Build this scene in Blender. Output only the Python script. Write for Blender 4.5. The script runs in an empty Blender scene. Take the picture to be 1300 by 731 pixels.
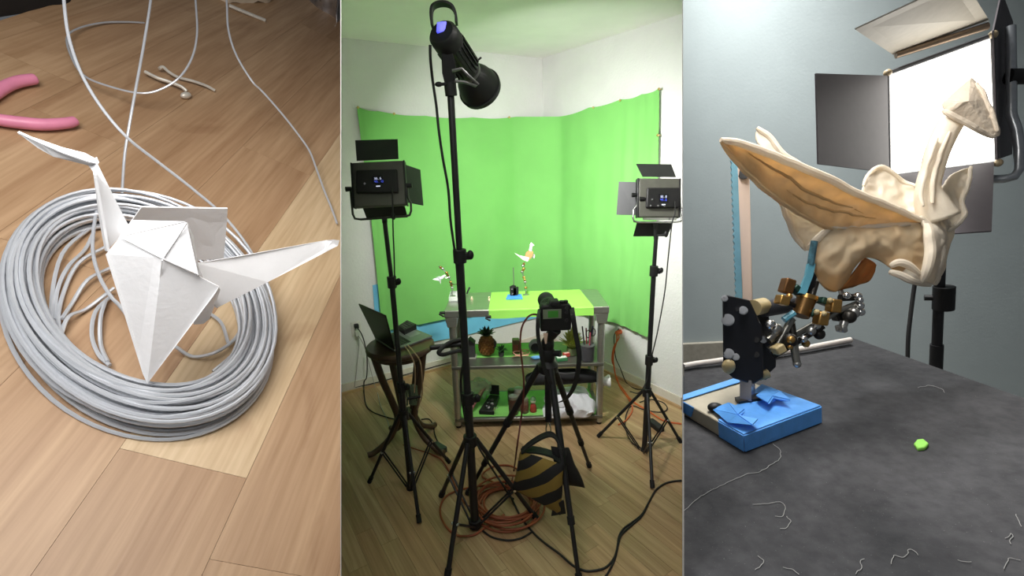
import bpy, bmesh, math, random
from mathutils import Vector as V, Matrix as M, noise
random.seed(7); noise.seed_set(7)
C = bpy.context.scene
COL = C.collection
# ------------------------------------------------------------------ camera
W_, H_, F = 1300.0, 731.0, 600.0
CAM = V((0, 0, 1.82))
_d = V((712 - 650, 2600 - 365.5, F)).normalized()      # where the verticals of the studio room meet
_u = -_d
_y = (V((0, 0, 1)) - _u * _u.z).normalized()
_x = _y.cross(_u)
R3 = M((_x, _y, _u))                                    # camera axes (right, down, forward) -> world
cam = bpy.data.cameras.new('camera'); camo = bpy.data.objects.new('view_camera', cam); COL.objects.link(camo)
rt, upv, bk = R3 @ V((1, 0, 0)), R3 @ V((0, -1, 0)), R3 @ V((0, 0, -1))
camo.matrix_world = M(((rt.x, upv.x, bk.x, CAM.x), (rt.y, upv.y, bk.y, CAM.y), (rt.z, upv.z, bk.z, CAM.z), (0, 0, 0, 1)))
cam.sensor_width = 36; cam.lens = F / W_ * 36; cam.clip_start = 0.05
C.camera = camo
# frames of the three bays
def raw(px, py): return R3 @ V(((px - 650) / F, (py - 365.5) / F, 1))
def dep(px, py, z): return CAM + raw(px, py) * z
def onpl(px, py, p0, n):
    r = raw(px, py); return CAM + r * ((p0 - CAM).dot(n) / r.dot(n))
def fl(px, py, z=0.0): return onpl(px, py, V((0, 0, z)), V((0, 0, 1)))
def atY(px, py, Y): r = raw(px, py); return CAM + r * (Y / r.y)
# left bay: a raked wooden floor
_c0 = raw(180, 395).normalized()
_t = (R3 @ V((0, -1, 0))); _t = (_t - _c0 * _t.dot(_c0)).normalized()
_p = math.radians(52)
NL = (-_c0 * math.sin(_p) + _t * math.cos(_p)).normalized()
L0 = dep(180, 395, 1.7)
def lp(px, py, h=0.0): return onpl(px, py, L0 + NL * h, NL)
# right bay: a black table top, slightly rolled like the photograph
UR = -(R3 @ V((0.157, 0.963, 0.219))).normalized()
T0 = dep(955, 520, 1.65)
def rp(px, py, h=0.0): return onpl(px, py, T0 + UR * h, UR)
# ------------------------------------------------------------------ world, lights, exposure
w = bpy.data.worlds.new('world'); C.world = w; w.use_nodes = True
w.node_tree.nodes['Background'].inputs[0].default_value = (0.75, 0.8, 0.85, 1)
w.node_tree.nodes['Background'].inputs[1].default_value = 0.13
def area(name, loc, target, size, power, color=(1, 1, 1), spread=None, sy=None):
    l = bpy.data.lights.new(name, 'AREA'); l.energy = power; l.color = color; l.size = size
    if sy: l.shape = 'RECTANGLE'; l.size_y = sy
    if spread: l.spread = math.radians(spread)
    o = bpy.data.objects.new(name, l); COL.objects.link(o); o.location = loc
    o.rotation_euler = (V(target) - V(loc)).to_track_quat('-Z', 'Y').to_euler()
    return o
cL = lp(200, 380)
lamp_at = cL - _c0 * 0.75 + NL * 1.75 - rt * 0.75
area('ceiling_lamp_left', lamp_at, cL, 1.3, 60, (1, 0.985, 0.97))
cR = rp(1050, 480, 0.4)
area('key_light_right', dep(930, -260, 1.3), cR, 0.7, 50, (1, 0.97, 0.93))  # added key light for the bird; no window stands here
area('wall_lamp_right', dep(880, -500, 3.2), dep(840, 330, 4.6), 0.6, 215, (1.0, 0.99, 0.97), spread=88)
area('floor_fill_light', V((0.05, 1.55, 2.95)), V((0.05, 2.0, 0)), 0.9, 34, (1, 0.9, 0.8))  # added fill to brighten the studio floor, not a fixture of the room
C.view_settings.view_transform = 'Standard'; C.view_settings.look = 'None'
C.view_settings.exposure = 0.0; C.view_settings.gamma = 1.0
C.view_settings.use_curve_mapping = False
C.cycles.max_bounces = 8; C.cycles.use_denoising = True
# ------------------------------------------------------------------ materials
def s2l(c):
    def f(x):
        x /= 255.0
        return x / 12.92 if x <= 0.04045 else ((x + 0.055) / 1.055) ** 2.4
    return tuple(f(x) for x in c) + (1,)
MATS = {}
def mat(name, col, rough=0.5, metal=0.0, amt=0.12, scale=20.0, bump=0.0, bscale=None, emit=0.0, trans=0.0, alpha=1.0, spec=None, stretch=None, glass=0.0, col2=None, fac=None):
    if name in MATS: return MATS[name]
    m = bpy.data.materials.new(name); m.use_nodes = True; nt = m.node_tree; N = nt.nodes; Lk = nt.links
    b = N['Principled BSDF']; tc = N.new('ShaderNodeTexCoord'); src = tc.outputs['Object']
    if stretch:
        mp = N.new('ShaderNodeMapping'); mp.inputs['Scale'].default_value = stretch; Lk.new(src, mp.inputs[0]); src = mp.outputs[0]
    nz = N.new('ShaderNodeTexNoise'); nz.inputs['Scale'].default_value = scale; nz.inputs['Detail'].default_value = 5; Lk.new(src, nz.inputs['Vector'])
    cr = N.new('ShaderNodeValToRGB'); c = s2l(col)
    c2 = s2l(col2) if col2 else None
    cr.color_ramp.elements[0].position = 0.3; cr.color_ramp.elements[1].position = 0.7
    cr.color_ramp.elements[0].color = tuple(max(0, x * (1 - amt)) for x in c[:3]) + (1,)
    cr.color_ramp.elements[1].color = c2 if c2 else tuple(min(1, x * (1 + amt)) for x in c[:3]) + (1,)
    Lk.new(nz.outputs['Fac'], cr.inputs[0]); Lk.new(cr.outputs[0], b.inputs['Base Color'])
    b.inputs['Roughness'].default_value = rough; b.inputs['Metallic'].default_value = metal
    if spec is not None: b.inputs['Specular IOR Level'].default_value = spec
    if glass: b.inputs['Transmission Weight'].default_value = glass
    if alpha < 1: b.inputs['Alpha'].default_value = alpha
    if emit:
        Lk.new(cr.outputs[0], b.inputs['Emission Color']); b.inputs['Emission Strength'].default_value = emit
    if bump:
        n2 = N.new('ShaderNodeTexNoise'); n2.inputs['Scale'].default_value = bscale or scale * 4; n2.inputs['Detail'].default_value = 4
        Lk.new(src, n2.inputs['Vector'])
        bp = N.new('ShaderNodeBump'); bp.inputs['Strength'].default_value = bump; bp.inputs['Distance'].default_value = 0.01
        Lk.new(n2.outputs['Fac'], bp.inputs['Height']); Lk.new(bp.outputs[0], b.inputs['Normal'])
    if trans:
        tl = N.new('ShaderNodeBsdfTranslucent'); mx = N.new('ShaderNodeMixShader'); mx.inputs[0].default_value = trans
        Lk.new(cr.outputs[0], tl.inputs['Color']); Lk.new(b.outputs[0], mx.inputs[1]); Lk.new(tl.outputs[0], mx.inputs[2])
        Lk.new(mx.outputs[0], N['Material Output'].inputs['Surface'])
    MATS[name] = m; return m
def wood(name, light, dark, u=1.0, v=14.0, fine=90.0, rough=0.45, v0=.95, v1=1.04):
    """planks: grain runs along the object's own x axis"""
    m = bpy.data.materials.new(name); m.use_nodes = True; nt = m.node_tree; N = nt.nodes; Lk = nt.links; b = N['Principled BSDF']
    tc = N.new('ShaderNodeTexCoord'); oi = N.new('ShaderNodeObjectInfo')
    add = N.new('ShaderNodeVectorMath'); add.operation = 'ADD'
    sc = N.new('ShaderNodeVectorMath'); sc.operation = 'SCALE'; sc.inputs[0].default_value = (37, 53, 11); Lk.new(oi.outputs['Random'], sc.inputs['Scale'])
    Lk.new(tc.outputs['Object'], add.inputs[0]); Lk.new(sc.outputs[0], add.inputs[1])
    def layer(vec, det, dist, p0, p1):
        mp = N.new('ShaderNodeMapping'); mp.inputs['Scale'].default_value = vec; Lk.new(add.outputs[0], mp.inputs[0])
        nz = N.new('ShaderNodeTexNoise'); nz.inputs['Scale'].default_value = 1; nz.inputs['Detail'].default_value = det; nz.inputs['Distortion'].default_value = dist
        Lk.new(mp.outputs[0], nz.inputs['Vector'])
        mr = N.new('ShaderNodeMapRange'); mr.inputs['From Min'].default_value = p0; mr.inputs['From Max'].default_value = p1
        Lk.new(nz.outputs['Fac'], mr.inputs['Value']); return mr.outputs[0]
    g1 = layer((u, v, 1), 3, 0.6, 0.3, 0.72); g2 = layer((u * 6, fine, 1), 2, 0, 0.35, 0.75); g3 = layer((u * 2.2, v * 0.35, 1), 4, 1.2, 0.62, 0.8)
    mx = N.new('ShaderNodeMix'); mx.data_type = 'RGBA'; mx.inputs['A'].default_value = s2l(light); mx.inputs['B'].default_value = s2l(dark); Lk.new(g1, mx.inputs['Factor'])
    m2 = N.new('ShaderNodeMix'); m2.data_type = 'RGBA'; m2.blend_type = 'MULTIPLY'; m2.inputs['B'].default_value = (0.80, 0.76, 0.7, 1)
    Lk.new(mx.outputs['Result'], m2.inputs['A']); Lk.new(g2, m2.inputs['Factor'])
    m3 = N.new('ShaderNodeMix'); m3.data_type = 'RGBA'; m3.blend_type = 'MULTIPLY'; m3.inputs['B'].default_value = (0.62, 0.52, 0.45, 1)
    Lk.new(m2.outputs['Result'], m3.inputs['A']); Lk.new(g3, m3.inputs['Factor'])
    hs = N.new('ShaderNodeHueSaturation'); mr = N.new('ShaderNodeMapRange'); mr.inputs['To Min'].default_value = v0; mr.inputs['To Max'].default_value = v1
    Lk.new(oi.outputs['Random'], mr.inputs['Value']); Lk.new(mr.outputs[0], hs.inputs['Value']); Lk.new(m3.outputs['Result'], hs.inputs['Color'])
    Lk.new(hs.outputs[0], b.inputs['Base Color']); b.inputs['Roughness'].default_value = rough
    bp = N.new('ShaderNodeBump'); bp.inputs['Strength'].default_value = 0.08; bp.inputs['Distance'].default_value = 0.004
    Lk.new(g2, bp.inputs['Height']); Lk.new(bp.outputs[0], b.inputs['Normal'])
    return m
# ------------------------------------------------------------------ mesh helpers
WM = {}
def perp(a):
    a = a.normalized(); h = V((0, 0, 1)) if abs(a.z) < 0.9 else V((1, 0, 0))
    x = a.cross(h).normalized(); return x, a.cross(x).normalized()
def spline(pts, n=6):
    P = [V(p) for p in pts]
    if len(P) < 3: return P
    out = []
    for i in range(len(P) - 1):
        p0 = P[i - 1] if i else P[0] * 2 - P[1]; p1, p2 = P[i], P[i + 1]; p3 = P[i + 2] if i + 2 < len(P) else P[-1] * 2 - P[-2]
        for k in range(n):
            t = k / n
            out.append(0.5 * ((2 * p1) + (p2 - p0) * t + (2 * p0 - 5 * p1 + 4 * p2 - p3) * t * t + (3 * p1 - p0 - 3 * p2 + p3) * t ** 3))
    out.append(P[-1]); return out
class MB:
    def __init__(s): s.v = []; s.f = []
    def add(s, vs, fs):
        o = len(s.v); s.v += [V(x) for x in vs]; s.f += [tuple(i + o for i in q) for q in fs]; return s
    def box(s, c, size, rot=None):
        c = V(c); vs = []
        for x in (-.5, .5):
            for y in (-.5, .5):
                for z in (-.5, .5):
                    q = V((x * size[0], y * size[1], z * size[2])); vs.append(c + (rot @ q if rot else q))
        return s.add(vs, [(0, 1, 3, 2), (4, 6, 7, 5), (0, 4, 5, 1), (2, 3, 7, 6), (0, 2, 6, 4), (1, 5, 7, 3)])
    def cyl(s, a, b, r0, r1=None, n=14, cap=True):
        a, b = V(a), V(b); r1 = r0 if r1 is None else r1; x, y = perp(b - a); vs = []
        for i in range(n):
            t = 2 * math.pi * i / n; d = x * math.cos(t) + y * math.sin(t); vs += [a + d * r0, b + d * r1]
        fs = [(2 * i, 2 * ((i + 1) % n), 2 * ((i + 1) % n) + 1, 2 * i + 1) for i in range(n)]
        if cap: fs += [tuple(2 * i for i in range(n))[::-1], tuple(2 * i + 1 for i in range(n))]
        return s.add(vs, fs)
    def tube(s, pts, r, n=8, closed=False, cap=True):
        P = [V(p) for p in pts]; m = len(P); T = []
        for i in range(m):
            a = P[(i - 1) % m] if (i or closed) else P[0]; b = P[(i + 1) % m] if (i < m - 1 or closed) else P[-1]
            d = b - a; T.append(d.normalized() if d.length > 1e-9 else V((0, 0, 1)))
        x, _ = perp(T[0]); vs = []
        for i in range(m):
            x = (x - T[i] * x.dot(T[i]))
            x = x.normalized() if x.length > 1e-6 else perp(T[i])[0]
            y = T[i].cross(x); rr = r[i] if isinstance(r, (list, tuple)) else r
            for k in range(n):
                t = 2 * math.pi * k / n; vs.append(P[i] + (x * math.cos(t) + y * math.sin(t)) * rr)
        fs = []
        for i in range(m if closed else m - 1):
            j = (i + 1) % m
            for k in range(n):
                l = (k + 1) % n; fs.append((i * n + k, i * n + l, j * n + l, j * n + k))
        if cap and not closed: fs += [tuple(range(n))[::-1], tuple((m - 1) * n + k for k in range(n))]
        return s.add(vs, fs)
    def lathe(s, p, axis, prof, n=24):
        p = V(p); a = V(axis).normalized(); x, y = perp(a); vs = []; m = len(prof)
        for r, h in prof:
            for k in range(n):
                t = 2 * math.pi * k / n; vs.append(p + a * h + (x * math.cos(t) + y * math.sin(t)) * max(r, 1e-4))
        fs = [(i * n + k, i * n + (k + 1) % n, (i + 1) * n + (k + 1) % n, (i + 1) * n + k) for i in range(m - 1) for k in range(n)]
        fs += [tuple(range(n))[::-1], tuple((m - 1) * n + k for k in range(n))]
        return s.add(vs, fs)
    def sph(s, c, r, nu=14, nv=9, rot=None, wob=0.0):
        c = V(c); r = (r, r, r) if not isinstance(r, (tuple, list)) else r; vs = []
        for j in range(nv + 1):
            ph = math.pi * j / nv
            for i in range(nu):
                t = 2 * math.pi * i / nu; q = V((math.sin(ph) * math.cos(t), math.sin(ph) * math.sin(t), math.cos(ph)))
                k = 1 + wob * noise.noise(q * 2.3 + c * 7) if wob else 1
                q = V((q.x * r[0], q.y * r[1], q.z * r[2])) * k; vs.append(c + (rot @ q if rot else q))
        fs = [(j * nu + i, (j + 1) * nu + i, (j + 1) * nu + (i + 1) % nu, j * nu + (i + 1) % nu) for j in range(nv) for i in range(nu)]
        return s.add(vs, fs)
    def prism(s, pts, d):
        P = [V(p) for p in pts]; d = V(d); n = len(P)
        return s.add(P + [p + d for p in P], [tuple(range(n))[::-1], tuple(range(n, 2 * n))] + [(i, (i + 1) % n, n + (i + 1) % n, n + i) for i in range(n)])
    def sheet(s, grid, th):
        m, n = len(grid), len(grid[0]); G = [[V(p) for p in row] for row in grid]; top = []; bot = []
        for i in range(m):
            for j in range(n):
                a = G[min(i + 1, m - 1)][j] - G[max(i - 1, 0)][j]; b = G[i][min(j + 1, n - 1)] - G[i][max(j - 1, 0)]
                nn = a.cross(b); nn = nn.normalized() if nn.length > 1e-9 else V((0, 0, 0))
                top.append(G[i][j] + nn * th / 2); bot.append(G[i][j] - nn * th / 2)
        fs = []; o = m * n
        for i in range(m - 1):
            for j in range(n - 1):
                a, b, c, d = i * n + j, (i + 1) * n + j, (i + 1) * n + j + 1, i * n + j + 1
                fs += [(a, b, c, d), (o + d, o + c, o + b, o + a)]
        rim = [j for j in range(n)] + [i * n + n - 1 for i in range(1, m)] + [(m - 1) * n + j for j in range(n - 2, -1, -1)] + [i * n for i in range(m - 2, 0, -1)]
        for k in range(len(rim)):
            a, b = rim[k], rim[(k + 1) % len(rim)]; fs.append((a, b, o + b, o + a))
        return s.add(top + bot, fs)
    def build(s, name, m, parent=None, bevel=0.0, smooth=True, ang=38, label=None, origin=None, frame=None, fix=True):
        me = bpy.data.meshes.new(name)
        if parent is not None: mw = WM[parent]
        elif frame is not None: mw = frame
        else:
            lo = [min(v[i] for v in s.v) for i in range(3)]; hi = [max(v[i] for v in s.v) for i in range(3)]
            mw = M.Translation(origin if origin is not None else ((lo[0] + hi[0]) / 2, (lo[1] + hi[1]) / 2, lo[2]))
        inv = mw.inverted(); me.from_pydata([inv @ v for v in s.v], [], s.f); me.update()
        if fix:
            bm = bmesh.new(); bm.from_mesh(me); bmesh.ops.recalc_face_normals(bm, faces=bm.faces); bm.to_mesh(me); bm.free()
        me.materials.append(m)
        if smooth:
            me.polygons.foreach_set('use_smooth', [True] * len(me.polygons)); me.set_sharp_from_angle(angle=math.radians(ang))
        o = bpy.data.objects.new(name, me); COL.objects.link(o)
        if parent is not None: o.parent = parent; WM[o] = WM[parent]
        else: o.matrix_world = mw; WM[o] = mw
        if bevel:
            b = o.modifiers.new('bevel', 'BEVEL'); b.width = bevel; b.segments = 2; b.limit_method = 'ANGLE'; b.angle_limit = math.radians(40)
        if label: o['label'] = label
        return o
def thing(name, label, cat, loc, group=None, rot=None):
    o = bpy.data.objects.new(name, None); COL.objects.link(o); o.empty_display_size = 0.05
    mw = M.Translation(V(loc)) @ (rot.to_4x4() if rot else M.Identity(4))
    o.matrix_world = mw; WM[o] = mw; o['label'] = label; o['category'] = cat
    if group: o['group'] = group
    return o
def tag(o, label, cat, group=None, kind=None):
    o['label'] = label; o['category'] = cat
    if group: o['group'] = group
    if kind: o['kind'] = kind
    return o
def struct(o, label=None):
    o['kind'] = 'structure'
    if label: o['label'] = label
    return o
def axes(x, y):
    x = V(x).normalized(); y = V(y); y = (y - x * y.dot(x)).normalized(); z = x.cross(y)
    return M((x, y, z)).transposed()
def clip(poly, p0, n):
    """keep the part of a polygon on the side of the plane the normal n points to"""
    out = []
    for i in range(len(poly)):
        a, b = poly[i], poly[(i + 1) % len(poly)]; da, db = (a - p0).dot(n), (b - p0).dot(n)
        if da >= 0: out.append(a)
        if da * db < 0: out.append(a + (b - a) * (da / (da - db)))
    return out
def wedge(px, right):
    a, b = raw(px, 0), raw(px, 731); n = a.cross(b).normalized()
    if n.dot(R3 @ V((1, 0, 0))) * (1 if right else -1) < 0: n = -n
    return n
XL, XR = 432.7, 866.7
nCL, nCR = wedge(XL + .6, True), wedge(XR - .6, False)   # inside of the middle bay
nLR, nRL = wedge(XL - .4, False), wedge(XR + .4, True)   # inside of the left bay / right bay
def mid(poly): return clip(clip(poly, CAM, nCL), CAM, nCR)
def planks(parent, o, nrm, along, width, lens, poly, mats, th, gap, seed, shift=0.0, ang=None):
    """laminate strips laid side by side and cut to the polygon; each strip an object"""
    rnd = random.Random(seed); u = (along - nrm * along.dot(nrm)).normalized(); v = nrm.cross(u)
    q = [((p - o).dot(u), (p - o).dot(v)) for p in poly]; u0, u1 = min(a for a, b in q), max(a for a, b in q); v0, v1 = min(b for a, b in q), max(b for a, b in q)
    k0 = math.floor((v0 - shift) / width); k1 = math.ceil((v1 - shift) / width); n = 0
    for k in range(k0, k1):
        x = u0 - rnd.random() * lens[1]; cuts = []
        if (seed, k) in FIXED: x = FIXED[(seed, k)] - lens[1] * math.ceil((FIXED[(seed, k)] - u0) / lens[1])
        while x < u1:
            ln = lens[1] if (seed, k) in FIXED else lens[0] + rnd.random() * (lens[1] - lens[0])
            cuts.append((x, x + ln)); x += ln
        for a, b in cuts:
            pts = [V((a + gap, shift + k * width + gap, 0)), V((b - gap, shift + k * width + gap, 0)), V((b - gap, shift + (k + 1) * width - gap, 0)), V((a + gap, shift + (k + 1) * width - gap, 0))]
            pts = [o + u * p.x + v * p.y for p in pts]
            for i in range(len(poly)):
                e = poly[(i + 1) % len(poly)] - poly[i]; nn = nrm.cross(e)
                if nn.dot(sum(poly, V()) / len(poly) - poly[i]) < 0: nn = -nn
                pts = clip(pts, poly[i], nn)
                if len(pts) < 3: break
            if len(pts) < 3: continue
            c = sum(pts, V()) / len(pts)
            fr = M.Translation(c) @ axes(u, v).to_4x4()
            fr = WM[parent].inverted() @ fr
            mb = MB().prism([p - nrm * th for p in pts], nrm * th)
            me_o = mb.build('plank', rnd.choice(mats) if (seed, k, 'm') not in FIXED else FIXED[(seed, k, 'm')][1 if -.01 < a < 1 else 0], None, frame=WM[parent] @ fr, smooth=False)
            me_o.parent = parent; me_o.matrix_parent_inverse = M.Identity(4); me_o.matrix_basis = fr
            n += 1
    return n
FIXED = {}
CREASE = -raw(1083, 330).normalized()
def tri_grid(a, b, n, m, bulge=None, amp=0.0, seed=0.0, freq=14.0):
    """a grid lofted from polyline a to polyline b, with optional bulge vector and crumple"""
    A, B = resample(a, n), resample(b, n); G = []
    for i in range(n):
        row = []
        for j in range(m):
            t = j / (m - 1); p = A[i].lerp(B[i], t)
            if bulge is not None: p = p + bulge * (4 * t * (1 - t)) * math.sin(math.pi * min(1, max(0, i / (n - 1))) ** 0.7)
            if amp: q = p * freq + V((seed, seed * 2, 0)); p = p + noise.noise_vector(q) * amp + noise.noise_vector(q * 2.7) * amp * 0.3 + CREASE * (abs(noise.noise(q * 1.7)) * -2.2 + abs(noise.noise(q * 3.1 + V((3, 1, 7)))) * -1.1) * amp
            row.append(p)
        G.append(row)
    return G
def resample(p, n):
    P = [V(x) for x in p]; L = [0]
    for i in range(1, len(P)): L.append(L[-1] + (P[i] - P[i - 1]).length)
    out = []; k = 0
    for i in range(n):
        s = L[-1] * i / (n - 1)
        while k < len(P) - 2 and L[k + 1] < s: k += 1
        d = L[k + 1] - L[k]; out.append(P[k].lerp(P[k + 1], (s - L[k]) / d if d > 1e-9 else 0))
    return out
# shared materials
BLK = mat('black_metal', (22, 22, 24), 0.45, 0.0, amt=.2)
BLKP = mat('black_plastic', (14, 14, 15), 0.55, amt=.2)
RUB = mat('black_rubber', (16, 16, 16), 0.8)
CABLE = mat('black_cable', (18, 17, 17), 0.6)
CHROME = mat('chrome', (215, 215, 215), 0.22, 1.0, amt=.05)
STEEL = mat('brushed_steel', (178, 178, 172), 0.34, 0.9, amt=.1, scale=6, stretch=(1, 30, 30))
GREYM = mat('grey_housing', (92, 92, 84), 0.5, 0.2, amt=.08)
# ================================================================== STRUCTURE
WALLW = mat('white_plaster', (214, 214, 212), 0.85, amt=.03, scale=5, bump=.35, bscale=55)
CEILM = mat('white_ceiling', (240, 238, 234), 0.9, amt=.03, scale=4, bump=.1, bscale=40)
TRIMW = mat('white_trim', (206, 200, 188), 0.5, amt=.05)
SCREED = mat('dark_joint', (104, 78, 54), 0.9)
DIVM = mat('divider_grey', (176, 174, 170), 0.8, amt=.05)
# ---- middle bay: the studio room
COR = fl(692, 433); HC = 2.70
dLw = (fl(432, 500) - COR).normalized(); dRw = (fl(869, 519) - COR).normalized()
Z = V((0, 0, 1))
nLw = dLw.cross(Z); nRw = dRw.cross(Z)
nLw = nLw if nLw.y < 0 else -nLw; nRw = nRw if nRw.x < 0 else -nRw
def onL(px, py, off=0.0): return onpl(px, py, COR + nLw * off, nLw)
def onR(px, py, off=0.0): return onpl(px, py, COR + nRw * off, nRw)
def flat(px): r = raw(px, 205); return V((r.x, r.y, 0)).normalized()
def slab(name, poly, d, m, label): return struct(MB().prism(poly, d).build(name, m, smooth=False), label)
slab('wall_left', mid([COR, COR + Z * HC, COR + dLw * 3 + Z * HC, COR + dLw * 3]), flat(433) * .05, WALLW, 'white plaster wall behind the green screen')
slab('wall_right', mid([COR, COR + Z * HC, COR + dRw * 3 + Z * HC, COR + dRw * 3]), flat(866) * .05, WALLW, 'white plaster wall right of the corner')
cpoly = mid([COR + Z * HC, COR + dLw * 3 + Z * HC, COR + dLw * 3 - nRw * 0 + V((0.2, -2.6, HC)), COR + dRw * 3 + V((0, -1.2, HC)), COR + dRw * 3 + Z * HC])
slab('ceiling', cpoly, Z * .05, CEILM, 'white ceiling over the studio corner')
fpoly = mid([COR, COR + dLw * 3, V((-2, .95, 0)), V((2, .95, 0)), COR + dRw * 3])
flo = slab('floor', [p - Z * .012 for p in fpoly], -Z * .05, SCREED, 'laminate floor of the studio with diagonal strips')
WM[flo] = flo.matrix_world.copy()
PM = [wood('oak_strip_pale', (190, 164, 126), (160, 132, 96), .8, 20, 120), wood('oak_strip_mid', (182, 154, 116), (148, 120, 84), .8, 20, 120), wood('oak_strip_warm', (184, 152, 114), (152, 120, 86), .8, 24, 120)]
pd = V((math.cos(math.radians(-57.1)), math.sin(math.radians(-57.1)), 0))
n = planks(flo, V((0, 2.5, 0)), Z, pd, .088, (.7, 1.2), fpoly, PM, .012, .0006, 3)
print('planks mid', n)
for nm, dd, nn, lab in (('baseboard_left', dLw, nLw, 'pale baseboard along the left studio wall'), ('baseboard_right', dRw, nRw, 'pale baseboard along the right studio wall')):
    p = mid([COR + nn * .001, COR + dd * 3 + nn * .001, COR + dd * 3 + nn * .001 + Z * .085, COR + nn * .001 + Z * .085])
    bo = MB().prism(p, nn * .014).build(nm, TRIMW, smooth=False); struct(bo, lab)
    WM[bo] = bo.matrix_world.copy()
    q = mid([COR + nn * .016, COR + dd * 3 + nn * .016, COR + dd * 3 + nn * .016 + Z * .02, COR + nn * .016 + Z * .02])
    MB().prism(q, nn * .016).build('quarter_round', mat('oak_moulding', (176, 146, 106), .5), bo, smooth=False)
# ---- the two dividers between the bays
def divider(name, px, z1, lab):
    a0, a1 = dep(px - .5, -330, 1.0), dep(px - .5, 1000, 1.0); b0, b1 = dep(px - .5, -330, z1), dep(px - .5, 1000, z1)
    c0_, c1 = dep(px + .5, -330, 1.0), dep(px + .5, 1000, 1.0); d0, d1 = dep(px + .5, -330, z1), dep(px + .5, 1000, z1)
    o = MB().add([a0, a1, b1, b0, c0_, c1, d1, d0], [(0, 1, 2, 3), (7, 6, 5, 4), (0, 4, 5, 1), (3, 2, 6, 7), (0, 3, 7, 4), (1, 5, 6, 2)]).build(name, DIVM, smooth=False)
    return struct(o, lab)
divider('wall_divider', XL, 5.2, 'thin grey divider between the left and middle bays')
divider('wall_divider', XR, 5.6, 'thin grey divider between the middle and right bays')
# ---- left bay: raked wooden floor with wide strips
lpx = [(-70, 60), (-70, 48), (96, -6), (96, -60), (431.5, -30), (431.5, 900), (-70, 900)]
# the far edge of the boards runs from the frame's left side up to the top
lpoly = [lp(*q) for q in ((-80, 52), (105, -8), (300, -70), (445, -70), (445, 860), (-80, 860))]
lpoly = clip(lpoly, CAM, nLR)
lflo = MB().prism([p - NL * .03 for p in lpoly], -NL * .08).build('floor', SCREED, smooth=False); struct(lflo, 'wide warm wood strip floor under the wire coil'); WM[lflo] = lflo.matrix_world.copy()
LM = [wood('beech_pale', (212, 188, 152), (192, 164, 128), .55, 7, 60, .5), wood('beech_mid', (186, 154, 120), (158, 124, 92), .55, 7, 60, .5), wood('beech_warm', (182, 150, 116), (156, 122, 90), .5, 6, 60, .5)]
u_l = (lp(401, 416) - lp(313, 607)).normalized(); v_l = NL.cross(u_l)
O_l = lp(313, 607)
wid = abs((lp(255, 567) - O_l).dot(v_l))
print('strip width', wid, (lp(255, 567) - O_l).dot(v_l), (lp(255, 567) - O_l).dot(u_l))
WID = .36
s_ = 1 if (lp(255, 567) - O_l).dot(v_l) > 0 else -1
# the pale strip whose end shows below the coil starts exactly at O_l
kk = 0 if s_ > 0 else -1
FIXED[(5, kk)] = 0.0; FIXED[(5, kk, 'm')] = (LM[2], LM[0]); FIXED[(5, kk + (-1 if s_ > 0 else 1), 'm')] = (LM[2], LM[2]); FIXED[(5, kk + (1 if s_ > 0 else -1), 'm')] = (LM[1], LM[1])
n = planks(lflo, O_l, NL, u_l, WID, (2.2, 3.0), lpoly, LM[1:], .03, .0005, 5)
print('planks left', n)
# ================================================================== LEFT BAY: paper crane on a coil of wire
WIRE = mat('aluminium_wire', (208, 211, 216), 0.38, 0.45, amt=.03, scale=30)
PAPER = mat('white_paper', (246, 246, 247), 0.75, amt=.02, scale=12, bump=.12, bscale=60)
rw = .0062
wob = random.Random(11)
def ell(t, sx, sy, cx, cy, sh): return (cx + sx * math.cos(t), cy + sy * math.sin(t) + sh * math.cos(t))
def turn(k, q, h, ph):
    """one turn of the coil: q = -1 inner edge, +1 outer edge"""
    pts = []; n = 56
    a1, a2, a3 = [wob.uniform(-1, 1) for _ in range(3)]; p1, p2 = wob.random() * 6.3, wob.random() * 6.3
    for i in range(n):
        t = 2 * math.pi * i / n
        qq = q + JIT * (.32 * a1 * math.sin(t + p1) + .16 * a2 * math.sin(2 * t + p2))
        hh = max(rw, h + JIT * (.032 * a3 * math.sin(t * 1 + p2) + .010 * math.sin(3 * t + p1)))
        sx = 150 + 25 * qq; sy = 124 + 24 * qq
        x, y = ell(t, sx, sy, 178, 403 + 7 * qq, 30)
        pts.append(lp(x, y, 0) + NL * hh)
    return pts
coil = thing('wire_coil', 'oval coil of dull silver wire lying on the wooden floor under the crane', 'wire coil', lp(178, 403))
mb = MB()
NT = 44
for k in range(NT):
    lay = k % 6; q = -0.95 + 1.9 * ((k // 6) + .5 * (lay % 2)) / 6.5
    JIT = 1.0 if k >= 36 else .38
    if k >= 36: q = -0.9 + 1.8 * ((k * .618) % 1.0); lay = 5 if k % 2 else lay
    lim = 1 - abs(q) ** 3 * .6
    h = rw + lay / 5 * .105 * lim
    mb.tube(turn(k, q, h, 0), rw, 6, closed=True)
o = mb.build('coil_bundle', WIRE, coil); o['kind'] = 'stuff'
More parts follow.
